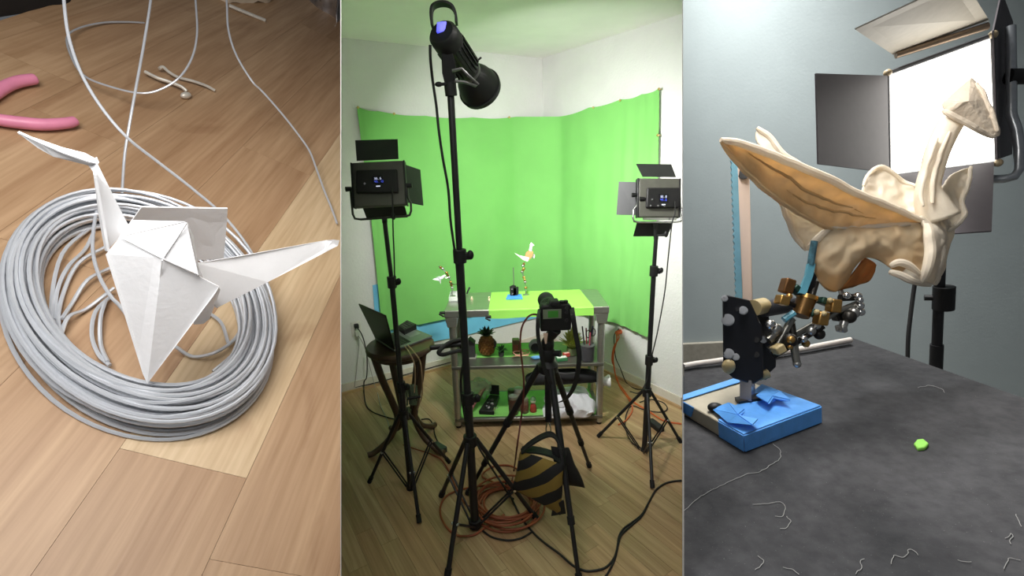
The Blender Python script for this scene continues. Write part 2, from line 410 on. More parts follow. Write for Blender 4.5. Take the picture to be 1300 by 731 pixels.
# loose turns inside the ring
loose = [[(118, 290), (80, 330), (66, 395), (80, 430), (110, 460), (150, 478)], [(137, 318), (100, 340), (80, 380), (76, 420), (90, 450)],
         [(145, 372), (110, 395), (88, 410), (76, 436)], [(142, 378), (122, 402), (117, 430), (126, 455), (140, 470)], [(134, 388), (128, 410), (128, 440), (137, 466)],
         [(222, 446), (245, 455), (275, 452), (300, 430), (307, 405), (300, 388)], [(262, 398), (280, 415), (289, 440)], [(140, 345), (112, 362), (92, 388), (80, 412)],
         [(120, 302), (108, 320), (88, 345), (74, 372), (70, 410)], [(296, 390), (306, 420), (298, 450), (270, 474)]]
for i, pts in enumerate(loose):
    P = spline([lp(x, y, 0) + NL * (.012 + .02 * math.sin(j * 1.3 + i) ** 2) for j, (x, y) in enumerate(pts)], 5)
    MB().tube(P, rw, 6).build('loose_turn', WIRE, coil)
def strand(pts, r=rw): # (px, py, height)
    return MB().tube(spline([lp(x, y, h * .5) for x, y, h in pts], 7), r * .85, 8).build('loose_strand', WIRE, coil)
strand([(80, -24, 1.2), (82, 10, 1.15), (88, 50, 1.05), (104, 95, .95), (130, 138, .85), (162, 175, .75), (200, 205, .62), (245, 240, .48), (285, 275, .34), (318, 318, .2), (336, 360, .1), (344, 400, .05)])
strand([(194, -24, 1.0), (190, 10, .95), (182, 60, .8), (172, 115, .65), (164, 160, .5), (158, 200, .32), (155, 245, .1), (153, 262, .05)])
strand([(246, -24, .8), (249, 10, .72), (250, 45, .62), (243, 75, .5), (226, 100, .38), (200, 115, .26), (175, 118, .2), (140, 110, .15), (108, 97, .12), (92, 75, .11), (85, 48, .1), (100, 36, .06), (130, 29, .03), (160, 28, .02), (183, 29, .01)], rw * .95)
strand([(286, -24, .9), (288, 5, .82), (290, 38, .7), (300, 70, .58), (320, 103, .46), (332, 115, .4), (350, 135, .34), (372, 162, .26), (392, 190, .18), (402, 215, .12), (411, 240, .08), (420, 262, .06), (428, 284, .04)])
strand([(124, 262, .14), (119, 290, .16), (118, 320, .16), (126, 350, .16), (140, 375, .15), (152, 388, .12), (165, 405, .08)], rw * 1.1)
# ---- the folded crane
crane = thing('paper_crane', 'white folded paper crane perched on the silver wire coil', 'paper crane', lp(200, 430))
def facet(name, rows, th=.006, mat_=PAPER, label=None):
    mb = MB()
    for r in rows:
        P = [lp(x, y, h) for x, y, h in r]
        nn = sum(((P[i] - P[0]).cross(P[i + 1] - P[0]) for i in range(1, len(P) - 1)), V()).normalized()
        mb.prism(P, -nn * th if nn.dot(CAM - P[0]) > 0 else nn * th)
    return mb.build(name, mat_, crane, smooth=False, label=label)
TIP = (187, 487, .12)
A_ = (151, 302, .50); B_ = (278, 364, .45); Lc = (134, 323, .47); M_ = (206, 328, .52)
facet('front_wing', [[A_, M_, TIP, (181, 474, .14), Lc], [M_, B_, (272, 374, .43), TIP]])
RG = (237, 282, .62)
facet('back_panel', [[(152, 301, .51), RG, (207, 329, .525)], [RG, (252, 349, .5), (207, 329, .525)]])
facet('back_edge', [[(164, 292, .48), (167, 279, .55), (236, 281, .615), (153, 300, .505)]])
facet('side_fold', [[(238, 282, .61), (246, 300, .55), (254, 349, .49), (250, 352, .47)]])
facet('rear_wing', [[(167, 281, .346), (180, 263, .42), (232, 264, .416), (289, 265, .412), (288, 282, .342), (284, 329, .155), (240, 330, .15), (190, 300, .27)]])
facet('tail', [[(250, 334, .42), (300, 326, .42), (415, 305, .4), (431, 305, .39), (429, 312, .38), (340, 358, .33), (275, 391, .28), (262, 380, .3)], [(415, 305, .405), (424, 304, .41), (431, 305, .4), (429, 312, .385), (412, 320, .385)]])
facet('keel', [[(277, 365, .44), (280, 368, .38), (266, 405, .16), (258, 411, .13), (246, 412, .13), (244, 402, .2), (262, 385, .3)]])
facet('neck', [[(119, 219, .64), (123, 206, .66), (140, 240, .6), (160, 280, .52), (167, 293, .5), (150, 303, .47), (136, 318, .44), (131, 290, .5)], [(118, 218, .64), (119, 222, .66), (131, 290, .52), (136, 319, .46), (133, 318, .42), (126, 280, .48)]])
facet('head', [[(22, 168, .64), (48, 176, .645), (80, 187, .65), (108, 194, .66), (121, 201, .66), (112, 205, .655), (80, 194, .65), (50, 181, .645)], [(22, 168, .64), (50, 181, .645), (80, 194, .65), (112, 205, .655), (121, 201, .66), (124, 208, .65), (119, 219, .63), (112, 210, .625), (92, 204, .62), (68, 199, .615), (48, 188, .62)]])
for nm, pts in (('crease', [(237, 283, .628), (226, 300, .585), (208, 326, .533)]), ('crease', [(206, 330, .525), (200, 380, .38), (194, 430, .26), (189, 478, .14)])):
    MB().tube([lp(x, y, h) for x, y, h in pts], .0022, 5).build(nm, PAPER, crane)
# ---- pliers: two pink grips reach into the frame, the jaws lie outside it
PINK = mat('pink_grip', (214, 130, 158), 0.42, amt=.06)
pl_ = thing('pliers', 'pliers with pink plastic handles lying on the wood at left', 'pliers', lp(10, 130))
def grip(pts, r): return MB().tube(spline([lp(x, y, .03) for x, y in pts], 6), r, 10).build('handle', PINK, pl_)
n6 = 6 * 2 + 1
g = spline([lp(x, y, .035) for x, y in ((-40, 148), (-10, 151), (20, 155), (55, 158), (85, 156), (97, 153))], 6)
rr = [.02 + .005 * math.sin(math.pi * i / (len(g) - 1)) for i in range(len(g))]; rr[-1] = .012; rr[-2] = .02
MB().tube(g, rr, 12).build('handle', PINK, pl_)
g = spline([lp(x, y, .035) for x, y in ((-40, 135), (-15, 124), (5, 111), (22, 104), (38, 101), (46, 100))], 6)
rr = [.022 + .003 * math.sin(math.pi * i / (len(g) - 1)) for i in range(len(g))]; rr[-1] = .015; rr[-2] = .021
MB().tube(g, rr, 12).build('handle', PINK, pl_)
MB().prism([lp(-40, 128, .01), lp(-40, 155, .01), lp(-62, 150, .01), lp(-95, 146, .01), lp(-95, 138, .01), lp(-62, 132, .01)], NL * .05).build('jaws', mat('dark_steel', (90, 90, 92), .35, .9), pl_, bevel=.006)
# ---- wire offcuts
def offcut(pts, lab, blob=None, r=.0075):
    P = spline([lp(x, y, h) for x, y, h in pts], 5); o = MB().tube(P, r, 8)
    if blob: o.sph(lp(*blob), (.03, .018, .018), rot=axes(lp(244, 121, .02) - lp(228, 124, .02), NL))
    tag(o.build('wire_offcut', mat('pale_wire', (214, 208, 196), .4, .35), None), lab, 'wire')
offcut([(184, 91, .03), (200, 99, .03), (215, 104, .03), (230, 110, .03), (237, 116, .02)], 'bent wire offcut with a blob at its end, left of the pair', (236, 121, .018), .009)
offcut([(202, 87, .03), (207, 85, .035), (214, 91, .03), (226, 98, .02), (245, 103, .02), (262, 109, .02), (273, 115, .012)], 'hooked wire offcut crossing the blob ended one', None, .008)
offcut([(291, 7, .02), (305, 13, .018), (322, 20, .014), (337, 26, .01)], 'short straight wire offcut on the boards near the top', None, .013)
# ---- foil bag, pale bag and dark shape at the far edge
def crumple(name, pts, h, m, amp, lab, cat, seed, freq=9.0):
    P = [lp(x, y, 0) for x, y in pts]; c = sum(P, V()) / len(P); ring = spline(P + [P[0]], 6); rings = []
    for j in range(9):
        t = j / 8; k = math.cos(t * math.pi / 2) ** .6
        rings.append([c + (p - c) * k + NL * (h * math.sin(t * math.pi / 2)) + noise.noise_vector(p * freq + V((seed, t * 5, 0))) * amp for p in ring])
    mb = MB(); n = len(ring); vs = [p for r in rings for p in r]
    vs = [p - nLR * min(0, (p - CAM).dot(nLR) - .004) for p in vs]
    mb.add(vs, [(j * n + i, j * n + (i + 1) % n, (j + 1) * n + (i + 1) % n, (j + 1) * n + i) for j in range(8) for i in range(n)])
    return tag(mb.build(name, m, ang=25), lab, cat)
FOIL = mat('crumpled_foil', (205, 205, 210), 0.22, 0.9, amt=.3, scale=8, bump=.6, bscale=14)
crumple('foil_bag', [(388, -6), (402, 8), (418, 20), (428, 27), (431, 4), (431, -40), (390, -40)], .32, FOIL, .06, 'crumpled silver foil bag at the top right of the wood floor', 'bag', 3)
crumple('cloth_bundle', [(262, -8), (285, 2), (315, 4), (345, 1), (352, -12), (330, -40), (270, -40)], .14, mat('pale_cloth', (206, 190, 168), .8, amt=.1, scale=9), .03, 'pale cloth bundle at the far edge of the wood floor', 'cloth', 8)
crumple('dark_shape', [(-60, 34), (-20, 30), (25, 17), (60, 8), (88, -2), (80, -60), (-60, -40)], .9, mat('near_black', (26, 24, 24), .85), .03, 'dark shape at the far left of the wood floor', 'bag', 5, 4)  # near-black lump filling the corner beyond the boards
# ================================================================== MIDDLE BAY: the green screen studio
GREEN = mat('green_cloth', (120, 188, 100), 0.9, amt=.04, scale=4, bump=.12, bscale=9)
BLUE = mat('blue_cloth', (112, 190, 226), 0.85, amt=.05, scale=5, bump=.15, bscale=30)
LIME = mat('green_paper', (140, 206, 82), 0.75, amt=.04, scale=5)
# ---- backdrops pinned to the two walls
cols = [((453, 135), (485, 420), 'L'), ((480, 141), (506, 417), 'L'), ((540, 147), (563, 405.6), 'L'), ((600, 149), (610, 399), 'L'), ((655, 148.3), (660, 392), 'L'), ((709, 148), (712, 392), 'R'), ((748, 136.5), (745, 400), 'R'), ((788, 126), (784, 411), 'R'), ((815, 119.5), (803, 419), 'R'), ((838, 111), (823, 428), 'R')]
G = []
for t, b, s in cols:
    f = onL if s == 'L' else onR
    G.append((f(t[0], t[1], .03), f(b[0], b[1], .045)))
grid = []; NV = 22
tops = []; bots = []
for i in range(len(G) - 1):
    n_ = 8
    for k in range(n_):
        t = k / n_
        if i == 4: e = t * t * (3 - 2 * t) * 0 + t
        tops.append(G[i][0].lerp(G[i + 1][0], t) - (Z * .012 * math.sin(math.pi * t) if i != 4 else V())); bots.append(G[i][1].lerp(G[i + 1][1], t))
tops.append(G[-1][0]); bots.append(G[-1][1])
for i in range(len(tops)):
    row = []
    for j in range(NV):
        t = j / (NV - 1); p = tops[i].lerp(bots[i], t)
        nn = (nLw if i <= 32 else (nRw if i >= 40 else (nLw + nRw).normalized()))
        p = p + nn * (.012 * noise.noise(V((i * .35, j * .18, 2))) + .012 * t * t * noise.noise(V((i * .8, j * .25, 9))))
        if i == 0: p = p + dLw * (-.012 * math.sin(math.pi * t))
        if i == len(tops) - 1: p = p + dRw * (.03 * math.sin(math.pi * t) - .008)
        row.append(p)
    grid.append(row)
tag(MB().sheet(grid, .003).build('green_screen', GREEN, ang=60), 'large green screen cloth pinned around the corner of the room', 'backdrop')
bl = []
for t, b in (((473, 362), (478, 428)), ((500, 356), (505, 440)), ((546, 350), (548, 434)), ((593, 345), (593, 425)), ((640, 340), (640, 413)), ((684, 335), (684, 402.5))):
    A, B = onL(*t, .008), onL(*b, .018); bl.append([A.lerp(B, j / 7) + nLw * .006 * noise.noise(V((t[0] * .03, j * .5, 1))) for j in range(8)])
tag(MB().sheet(bl, .003).build('blue_cloth', BLUE), 'light blue cloth hanging below and behind the green screen', 'backdrop')
BRASS = mat('brass_pin', (212, 186, 120), .35, .8)
for i, (x, y, s) in enumerate(((454, 136.5, 'L'), (500, 144.5, 'L'), (646, 149, 'L'), (754, 136.5, 'R'), (788, 127.5, 'R'), (837.5, 113, 'R'), (836, 171.5, 'R'))):
    f, nn = (onL, nLw) if s == 'L' else (onR, nRw)
    p = f(x, y, .036)
    mb = MB().lathe(p, nn, [(.003, -.02), (.003, .004), (.009, .006), (.010, .010), (.006, .014)], 10)
    tag(mb.build('push_pin', BRASS), ['brass pin at the left top corner of the green screen', 'brass pin on the left part of the top edge of the green screen', 'brass pin near the middle of the top edge of the green screen', 'brass pin just right of the fold in the green screen', 'brass pin halfway between the fold and the right corner of the green screen', 'brass pin at the right top corner of the green screen', 'brass pin on the right edge of the green screen below the corner'][i], 'pin', 'pins holding the green screen')
# ---- workbench
TX0, TX1, TY0, TY1, TZ = -.452, .638, 2.965, 3.405, .88
bench = thing('workbench', 'stainless steel workbench with two shelves in front of the green screen', 'workbench', (.09, 3.18, 0))
MB().box(((TX0 + TX1) / 2, (TY0 + TY1) / 2, TZ - .025), (TX1 - TX0, TY1 - TY0, .05)).build('bench_top', STEEL, bench, bevel=.006)
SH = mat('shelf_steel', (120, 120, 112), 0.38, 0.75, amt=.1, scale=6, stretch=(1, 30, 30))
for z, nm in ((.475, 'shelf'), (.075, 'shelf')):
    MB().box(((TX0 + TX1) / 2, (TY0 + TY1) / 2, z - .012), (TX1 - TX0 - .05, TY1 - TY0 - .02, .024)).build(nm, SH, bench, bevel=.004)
for x in (TX0 + .045, TX1 - .045):
    for y in (TY0 + .035, TY1 - .035):
        MB().cyl((x, y, .02), (x, y, TZ - .05), .024, n=18).build('leg', STEEL, bench)
        MB().cyl((x, y, 0), (x, y, .03), .017, .02).build('leveling_foot', BLKP, bench)
        MB().prism([(x - .042, y - .03, TZ - .05), (x + .042, y - .03, TZ - .05), (x + .03, y - .03, TZ - .12), (x - .03, y - .03, TZ - .12)], (0, .06, 0)).build('leg_socket', STEEL, bench, bevel=.004)
gp = []
def tl(px, py): return fl(px, py, TZ + .003)
for i in range(13):
    t = i / 12; A = tl(624, 371).lerp(tl(736, 367.5), t); B = V((-.157 + .69 * t, TY0 - .002, TZ + .003)); A.y = min(A.y, TY1 - .01)
    row = [A.lerp(B, j / 6) for j in range(7)] + [V((B.x, TY0 - .008, TZ - .004)), V((B.x, TY0 - .009, TZ - .03)), V((B.x, TY0 - .012, TZ - .056 - .003 * math.sin(i)))]
    gp.append(row)
tag(MB().sheet(gp, .002).build('green_paper', LIME), 'bright green sheet folded over the front of the bench top', 'paper')
for z, yb in ((.475, 3.39), (.075, 3.39)):
    pts = [(-.40, 3.0), (.58, 3.0)] if z < .2 else [(-.36, 3.12), (.2, 3.12)]
    mb = MB().box(((pts[0][0] + pts[1][0]) / 2, (pts[0][1] + yb) / 2 - .01, z + .0015), (pts[1][0] - pts[0][0], yb - pts[0][1] - .02, .003))
    tag(mb.build('green_liner', mat('green_liner', (122, 186, 92), .6, amt=.06)), 'green liner sheet on the lower bench shelf' if z < .2 else 'green liner sheet at the back of the middle bench shelf', 'liner')
# ---- light stands: a builder shared by the three
def light_stand(name, label, hub, bot, top, feet, r=.012, tb=.55, clamps=(), group='black light stands'):
    hub, bot, top = V(hub), V(bot), V(top); base = V((bot.x, bot.y, 0))
    st = thing(name, label, 'light stand', base, group)
    ax = (top - bot).normalized()
    joints = [bot] + [V(c) for c in clamps] + [top]
    rads = [r * 1.25, r * 1.05, r * .85, r * .7]
    for i in range(len(joints) - 1):
        MB().cyl(joints[i], joints[i + 1], rads[min(i, 3)], n=16).build('pole_section', BLK, st)
    for c in clamps:
        cl = MB().cyl(V(c) - ax * .03, V(c) + ax * .03, r * 1.75, n=16).box(V(c) + V((r * 1.9, 0, 0)), (r * 1.6, r * 2, .03)).build('clamp_collar', BLKP, st, bevel=.002)
        MB().cyl(V(c) + V((r * 1.5, -.005, 0)), V(c) + V((r * 2.6, -.012, .004)), r * .55).sph(V(c) + V((r * 2.9, -.013, .006)), (r * .9, r * .6, r * 1.3), 10, 6).build('clamp_knob', BLKP, cl)
    MB().cyl(hub - ax * .03, hub + ax * .025, r * 2.0, n=16).build('hub', BLKP, st, bevel=.002)
    MB().cyl(bot - ax * .02, bot + ax * .02, r * 1.9, n=16).build('lower_hub', BLKP, st, bevel=.002)
    for f in feet:
        f = V(f); d = (f - hub); d.z = 0; d.normalize(); a = hub + d * r * 1.8
        f = f + Z * .012
        lg = MB().cyl(a, f, r * .72, n=12).build('leg', BLK, st)
        fd = (f - a).normalized()
        MB().cyl(f - fd * .035, f + fd * .006, r * .98, n=12).build('rubber_foot', RUB, lg)
        m = a.lerp(f, tb); s = bot + d * r * 1.7; side = d.cross(Z) * r * .7
        for k in (-1, 1): MB().cyl(s + side * k, m + side * k, r * .34, n=8).build('brace', BLK, st)
        MB().cyl(m - side * 1.6, m + side * 1.6, r * .5, n=8).build('brace_rivet', CHROME, st)
    return st
SPT = atY(571, 100, 2.024)
sb = V((-.224, 2.03, 0))
light_stand('light_stand', 'tallest black light stand, carrying the round spotlight in the foreground', sb + Z * .517, sb + Z * .035, (sb.x, sb.y, 2.12), [fl(560.6, 630.5), fl(568, 735), fl(680, 659)], .0165, .62, [(sb.x, sb.y, .74), (sb.x, sb.y, atY(583, 325, 2.03).z)])
lb = V((-.61, 2.354, 0)); lt = atY(488, 278, 2.354)
light_stand('light_stand', 'black light stand under the left panel light, beside the stool', atY(512.5, 525, 2.354), atY(521.5, 617, 2.354), lt, [fl(469.5, 613), fl(532.4, 664), fl(570, 588)], .0135, .55, [atY(509.5, 491, 2.354), atY(497.5, 358, 2.354)])
rb_ = V((.81, 2.64, 0)); rt_ = atY(833, 300, 2.66)
light_stand('light_stand', 'black light stand under the right panel light near the right wall', atY(821.3, 497, 2.66), atY(818, 573, 2.66), rt_, [fl(760, 555), fl(863.5, 562), fl(828, 620)], .0135, .55, [atY(824, 457, 2.66), atY(830, 344, 2.66)])
# ---- LED panel lights seen from behind
SCR = mat('screen_black', (8, 9, 14), .2)
BLUEL = mat('display_blue', (70, 90, 235), .4, emit=.9)
WHITEL = mat('display_white', (215, 220, 250), .4, emit=.8)
LEDM = mat('led_face', (255, 250, 240), .5, emit=19.0, amt=0.0)
def glyph(seg, o, ex, ey, w, h, t):
    """seven segment digit as thin strips"""
    S = {'a': ((0, 1), (1, 1)), 'b': ((1, .5), (1, 1)), 'c': ((1, 0), (1, .5)), 'd': ((0, 0), (1, 0)), 'e': ((0, 0), (0, .5)), 'f': ((0, .5), (0, 1)), 'g': ((0, .5), (1, .5))}
    D = {'0': 'abcdef', '1': 'bc', '2': 'abged', '3': 'abgcd', '4': 'fgbc', '5': 'afgcd', '6': 'afgedc', '7': 'abc', '8': 'abcdefg', '9': 'abcdfg'}
    mb = MB()
    for i, c in enumerate(seg):
        for k in D.get(c, ''):
            (x0, y0), (x1, y1) = S[k]; p = o + ex * (i * w * 1.7 + x0 * w) + ey * (y0 * h); q = o + ex * (i * w * 1.7 + x1 * w) + ey * (y1 * h)
            mb.cyl(p, q, t, n=5)
        if c == '.': mb.sph(o + ex * (i * w * 1.7 + w * .5), t * 1.2, 6, 4)
    return mb
def led_panel(label, TL, TR, BL, BR, z, zr, thick, ctrl, scr, doors, yoke, knobs, yokem, txt, dots=()):
    tl_, tr_, bl_, br_ = dep(*TL, z), dep(*TR, z + zr), dep(*BL, z), dep(*BR, z + zr)
    ex = (tr_ - tl_).normalized(); ey = (tl_ - bl_); ey = (ey - ex * ey.dot(ex)).normalized(); ez = ex.cross(ey)   # towards camera
    if ez.dot(CAM - tl_) < 0: ez = -ez
    cen = (tl_ + tr_ + bl_ + br_) / 4
    W = ((tr_ - tl_).length + (br_ - bl_).length) / 2; Hh = ((tl_ - bl_).length + (tr_ - br_).length) / 2
    rot = M((ex, ey, ez)).transposed()
    t = thing('panel_light', label, 'panel light', cen - ey * Hh * .55, 'LED panel lights')
    MB().box(cen - ez * thick / 2, (W, Hh, thick), rot).build('housing', GREYM, t, bevel=.006)
    for k in (-1, 1):
        MB().box(cen - ez * thick / 2 + ex * (W / 2 + .003) * k, (.008, Hh * 1.01, thick * 1.04), rot).build('edge_trim', BLK, t, bevel=.002)
    fr = MB()
    MB().box(cen - ez * (thick + .003), (W * .93, Hh * .92, .004), rot).build('led_face', LEDM, t)
    def P(px, py, off): return onpl(px, py, cen + ez * off, ez)
    c4 = [P(x, y, .0) for x, y in ctrl]
    cb = MB().prism(c4, ez * .022).build('control_box', BLKP, t, bevel=.007)
    s4 = [P(x, y, .0225) for x, y in scr]
    so = MB().prism(s4, ez * .0012).build('display', SCR, cb)
    w_ = (s4[1] - s4[0]).length; h_ = (s4[0] - s4[3]).length
    for ln, row in enumerate(txt):
        g_ = glyph(row, s4[3] + ez * .002 + ex * w_ * .16 + ey * h_ * (.56 - .36 * ln), ex, ey, w_ * .11, h_ * .22, .0007)
        g_.build('display_digits', WHITEL if ln == 0 else BLUEL, cb)
    for px, py in dots:
        MB().cyl(P(px, py, .022), P(px, py, .029), .006, .005, n=12).build('dial', CHROME, cb)
    hb = (s4[3] + s4[2]) / 2 - ey * h_ * .25
    MB().box(hb + ez * .0015, (w_ * .4, h_ * .12, .002), rot).build('indicator', WHITEL, cb)
    for q in doors:
        pts = [dep(x, y, z + dz) for x, y, dz in q]
        nn = (pts[1] - pts[0]).cross(pts[3] - pts[0]).normalized()
        MB().prism(pts, nn * .003).build('barn_door', mat('barn_door_black', (44, 45, 46), .55, .3, amt=.06), t)
    yp = [dep(x, y, z + dz) for x, y, dz in yoke]
    MB().tube(spline(yp, 4) if False else yp, .0055, 10).build('yoke', yokem, t)
    for (x, y, dz, sx) in knobs:
        p = dep(x, y, z + dz)
        MB().cyl(p - ex * .014, p + ex * .014, .013, .011, n=10).cyl(p, p - ex * .03 * sx, .005, n=8).build('tilt_knob', BLKP, t)
    mid_ = dep(*YM, z + .03) if False else None
    return t, cen, ex, ey, ez, W, Hh
z1 = 2.30
tL, cenL, exL, eyL, ezL, WL, HL = led_panel('left panel light with black barn doors, screen on its back reading digits', (446, 206.5), (511, 203.5), (450, 262.5), (516, 260.5), z1, .015, .045,
    [(453, 246), (453, 217), (505, 215.5), (506.5, 245.5)], [(473, 223.5), (486, 223), (486.5, 233.5), (473.5, 234)],
    [[(453, 204.5, .045), (506, 202, .05), (505, 177, .10), (451, 178.5, .09)], [(514, 209, .045), (516.5, 257, .045), (537, 261, .17), (533, 215.5, .17)], [(460, 263, .045), (514, 262.5, .05), (517.5, 276, .12), (466, 278.5, .12)], [(446, 212, .05), (450, 258, .05), (452, 255, .19), (449, 214, .19)]],
    [(445, 241, .03), (446.5, 258, .02), (448, 272, .015), (450.5, 277.5, .015), (458, 278.5, .015), (514, 274.5, .02), (520, 273, .02), (522, 268, .02), (521.5, 257, .02), (518, 251, .02), (517, 238, .03)],
    [(442.5, 240, .03, -1), (519.5, 235.5, .03, 1)], mat('dark_yoke', (70, 70, 66), .4, .7), ['36.6', '45.10'], [(463, 233)])
z2 = 2.62
tR, cenR, exR, eyR, ezR, WR, HR = led_panel('right panel light with silver yoke and black barn doors by the wall', (812, 226), (864, 226.5), (810, 275.5), (861.5, 275.5), z2, -.0, .045,
    [(819, 264.5), (820.5, 239), (862.5, 239), (861, 264.5)], [(836.5, 246), (848, 246), (848, 257), (836.5, 257)],
    [[(815.5, 224.5, .045), (858, 225, .045), (852, 209, .13), (807.5, 208.5, .13)], [(810, 231, .045), (808.5, 273, .045), (782.5, 272.5, .09), (785.5, 230.5, .09)], [(809, 281, .045), (855, 281.5, .045), (847.5, 300, .12), (804, 300, .12)]],
    [(810, 248, .03), (808.5, 261, .02), (804.5, 266, .015), (803.5, 276, .015), (805, 281, .015), (810, 282, .015), (858, 282, .015), (864.5, 281, .015), (866, 276, .015), (865.5, 266, .015), (863.5, 262, .02), (863, 250, .03)],
    [(805.5, 247.5, .02, -1), (815, 252.5, .0, -1)], CHROME, ['36.0', '45.0'], [(828, 253), (826, 261), (835.5, 261), (843.5, 261)])
MB().box(cenR - eyR * (HR / 2 + .012) - ezR * .02 + ezR * .03, (WR * .82, .014, .004), M((exR, eyR, ezR)).transposed()).build('yoke_plate', CHROME, tR)
def cable(name, pts, r, lab, m=CABLE, cat='cable', n=7, grp=None):
    return tag(MB().tube(spline(pts, n), r, 8).build(name, m), lab, cat, grp)
for t, (p0, p1) in ((tL, ((488, 277, .02), (489, 283, .0))), (tR, ((832, 282, .02), (833, 304, .0)))):
    zz = z1 if t is tL else z2 + .03
    a = dep(p0[0], p0[1], zz + .01); b = (lt if t is tL else rt_)
    mb = MB().cyl(a, b - Z * .015, .013, n=14).cyl(b + V((.0, -.01, .006)), b + V((.045, -.02, .012)), .006)
    mb.sph(b + V((.05, -.02, .014)), (.012, .008, .018), 10, 6)
    mb.build('mount', BLKP, t)
# power leads hang from the control boxes
cable('power_cable', [dep(497, 238, z1 - .03), dep(498.3, 250, z1 - .05), dep(499, 290, z1 - .04), dep(500.5, 330, z1 - .02), dep(501, 356, z1 + .0), dep(501, 375, z1), dep(503.5, 400, z1), dep(503, 430, z1 + .04), dep(507, 480, z1 + .07), dep(512, 522, z1 + .12)], .0035, 'thin power lead hanging from the left panel light along its stand')
cable('power_cable', [dep(857, 256, z2 - .03), dep(857, 270, z2 - .05), dep(853, 285, z2 - .04), dep(848, 330, z2), dep(844, 370, z2 + .03), dep(835, 420, z2 + .06), dep(828, 450, z2 + .1), dep(822, 480, z2 + .15), dep(812, 498, z2 + .12), dep(800, 497, z2 + .3)], .0035, 'thin power lead looping down from the right panel light')
# ---- spotlight
R0, R1 = dep(562, 43, 1.78), dep(605, 106, 2.06)
axs = (R1 - R0).normalized(); Ls = (R1 - R0).length
sx_, sy_ = perp(axs)
spot = thing('spotlight', 'round black studio spotlight tilted down on the tallest stand', 'spotlight', SPT)
br = 19.5 / 600 * 1.80
MB().lathe(R0, axs, [(br * .80, -.012), (br * .97, 0), (br, .02), (br, .05)], 32).build('rear_cap', BLKP, spot)
body = MB().lathe(R0, axs, [(br * .96, .045), (br * .96, .07), (br * .93, .075), (br * .93, Ls * .68), (br * .86, Ls * .70), (br * .86, Ls * .74)], 32).build('lamp_body', mat('lamp_grey', (40, 40, 42), .4, .4), spot)
for k in range(20):
    a = 2 * math.pi * k / 20; d = sx_ * math.cos(a) + sy_ * math.sin(a)
    MB().box(R0 + axs * Ls * .42 + d * br * .95, (.005, .012, Ls * .44), M((axs.cross(d), d, axs)).transposed()).build('cooling_fin', BLK, body)
MB().lathe(R0, axs, [(br * .9, Ls * .70), (br * .92, Ls * .73), (br * .9, Ls * .75)], 32).build('mount_ring', mat('ring_grey', (105, 105, 105), .35, .6), spot)
rr_ = 27 / 600 * 2.1
MB().lathe(R0, axs, [(br * .8, Ls * .73), (br * 1.02, Ls * .80), (rr_ * .83, Ls * .92), (rr_ * .95, Ls * 1.06), (rr_ * .97, Ls * 1.10), (rr_ * 1.0, Ls * 1.10), (rr_ * 1.0, Ls * 1.16), (rr_ * .96, Ls * 1.16), (rr_ * .90, Ls * 1.06), (rr_ * .75, Ls * .92), (br * .6, Ls * .8)], 36).build('reflector', BLK, spot)
MB().lathe(R0, axs, [(rr_ * .965, Ls * 1.085), (rr_ * 1.03, Ls * 1.09), (rr_ * 1.03, Ls * 1.105), (rr_ * .965, Ls * 1.11)], 36).build('reflector_rim', BLK, spot)
MB().lathe(R0, axs, [(.03, Ls * .82), (.03, Ls * .825)], 20).build('lamp_chip', LEDM, spot)
ctr = dep(559.5, 33, 1.78) - raw(559.5, 33).normalized() * .012
q4 = [dep(x, y, 1.765) for x, y in ((555, 28), (566, 27), (565, 39.5), (554, 40.5))]
MB().prism(q4, axs * .03).build('display', mat('display_violet', (60, 70, 235), .4, emit=1.3, col2=(130, 130, 250)), spot)
hp = [dep(x, y, z) for x, y, z in ((549, 34, 1.79), (547.5, 20, 1.785), (549, 10, 1.785), (556, 5.5, 1.79), (566, 5, 1.80), (574, 9, 1.81), (578.5, 18, 1.82), (579.5, 30, 1.83))]
hs = spline(hp, 5); grid = []
side = (R3 @ V((0, 0, 1)))
for i, p in enumerate(hs):
    tn = (hs[min(i + 1, len(hs) - 1)] - hs[max(i - 1, 0)]).normalized(); inw = tn.cross(side).normalized()
    grid.append([p + side * .016 * k for k in (-1, 0, 1)])
MB().sheet(grid, .009).build('handle', BLKP, spot, ang=60)
# yoke arms from the stand to the ring
pv = R0 + axs * Ls * .70
for k in (1, -1):
    e = pv + (R3 @ V((.8, .5, -.2))).normalized() * br * .0 + axs * .02
arm = [dep(571, 92, 1.86), dep(570, 75, 1.84), dep(573, 60, 1.84)]
MB().prism([dep(560, 66, 1.80), dep(573, 60, 1.79), dep(578, 78, 1.82), dep(577, 106, 1.86), dep(565, 108, 1.86), dep(561, 92, 1.84)], side * .03).build('yoke_bracket', BLKP, spot, bevel=.004)
MB().tube([dep(574, 90, 1.82), dep(586, 87, 1.83), dep(596, 97, 1.85), dep(607, 107, 1.88), dep(604, 109, 1.88), dep(590, 104, 1.86), dep(577, 103, 1.84)], .006, 8).build('yoke_arm', mat('ring_grey', (105, 105, 105)), spot)
MB().cyl(dep(571, 104, 1.87), dep(573, 122, 1.89), .024, n=16).build('stand_socket', BLKP, spot, bevel=.003)
MB().cyl(dep(570, 106, 1.86), dep(560, 107, 1.85), .006).sph(dep(557, 107, 1.85), (.016, .01, .010), 10, 6).build('locking_knob', BLKP, spot)
MB().cyl(dep(607, 76, 2.0), dep(611, 73, 2.0), .004).build('release_pin', BLKP, spot)
al = area('spot_beam', R0 + axs * Ls * 1.17, R0 + axs * 3, .16, 30, (1, .99, .96), spread=120)
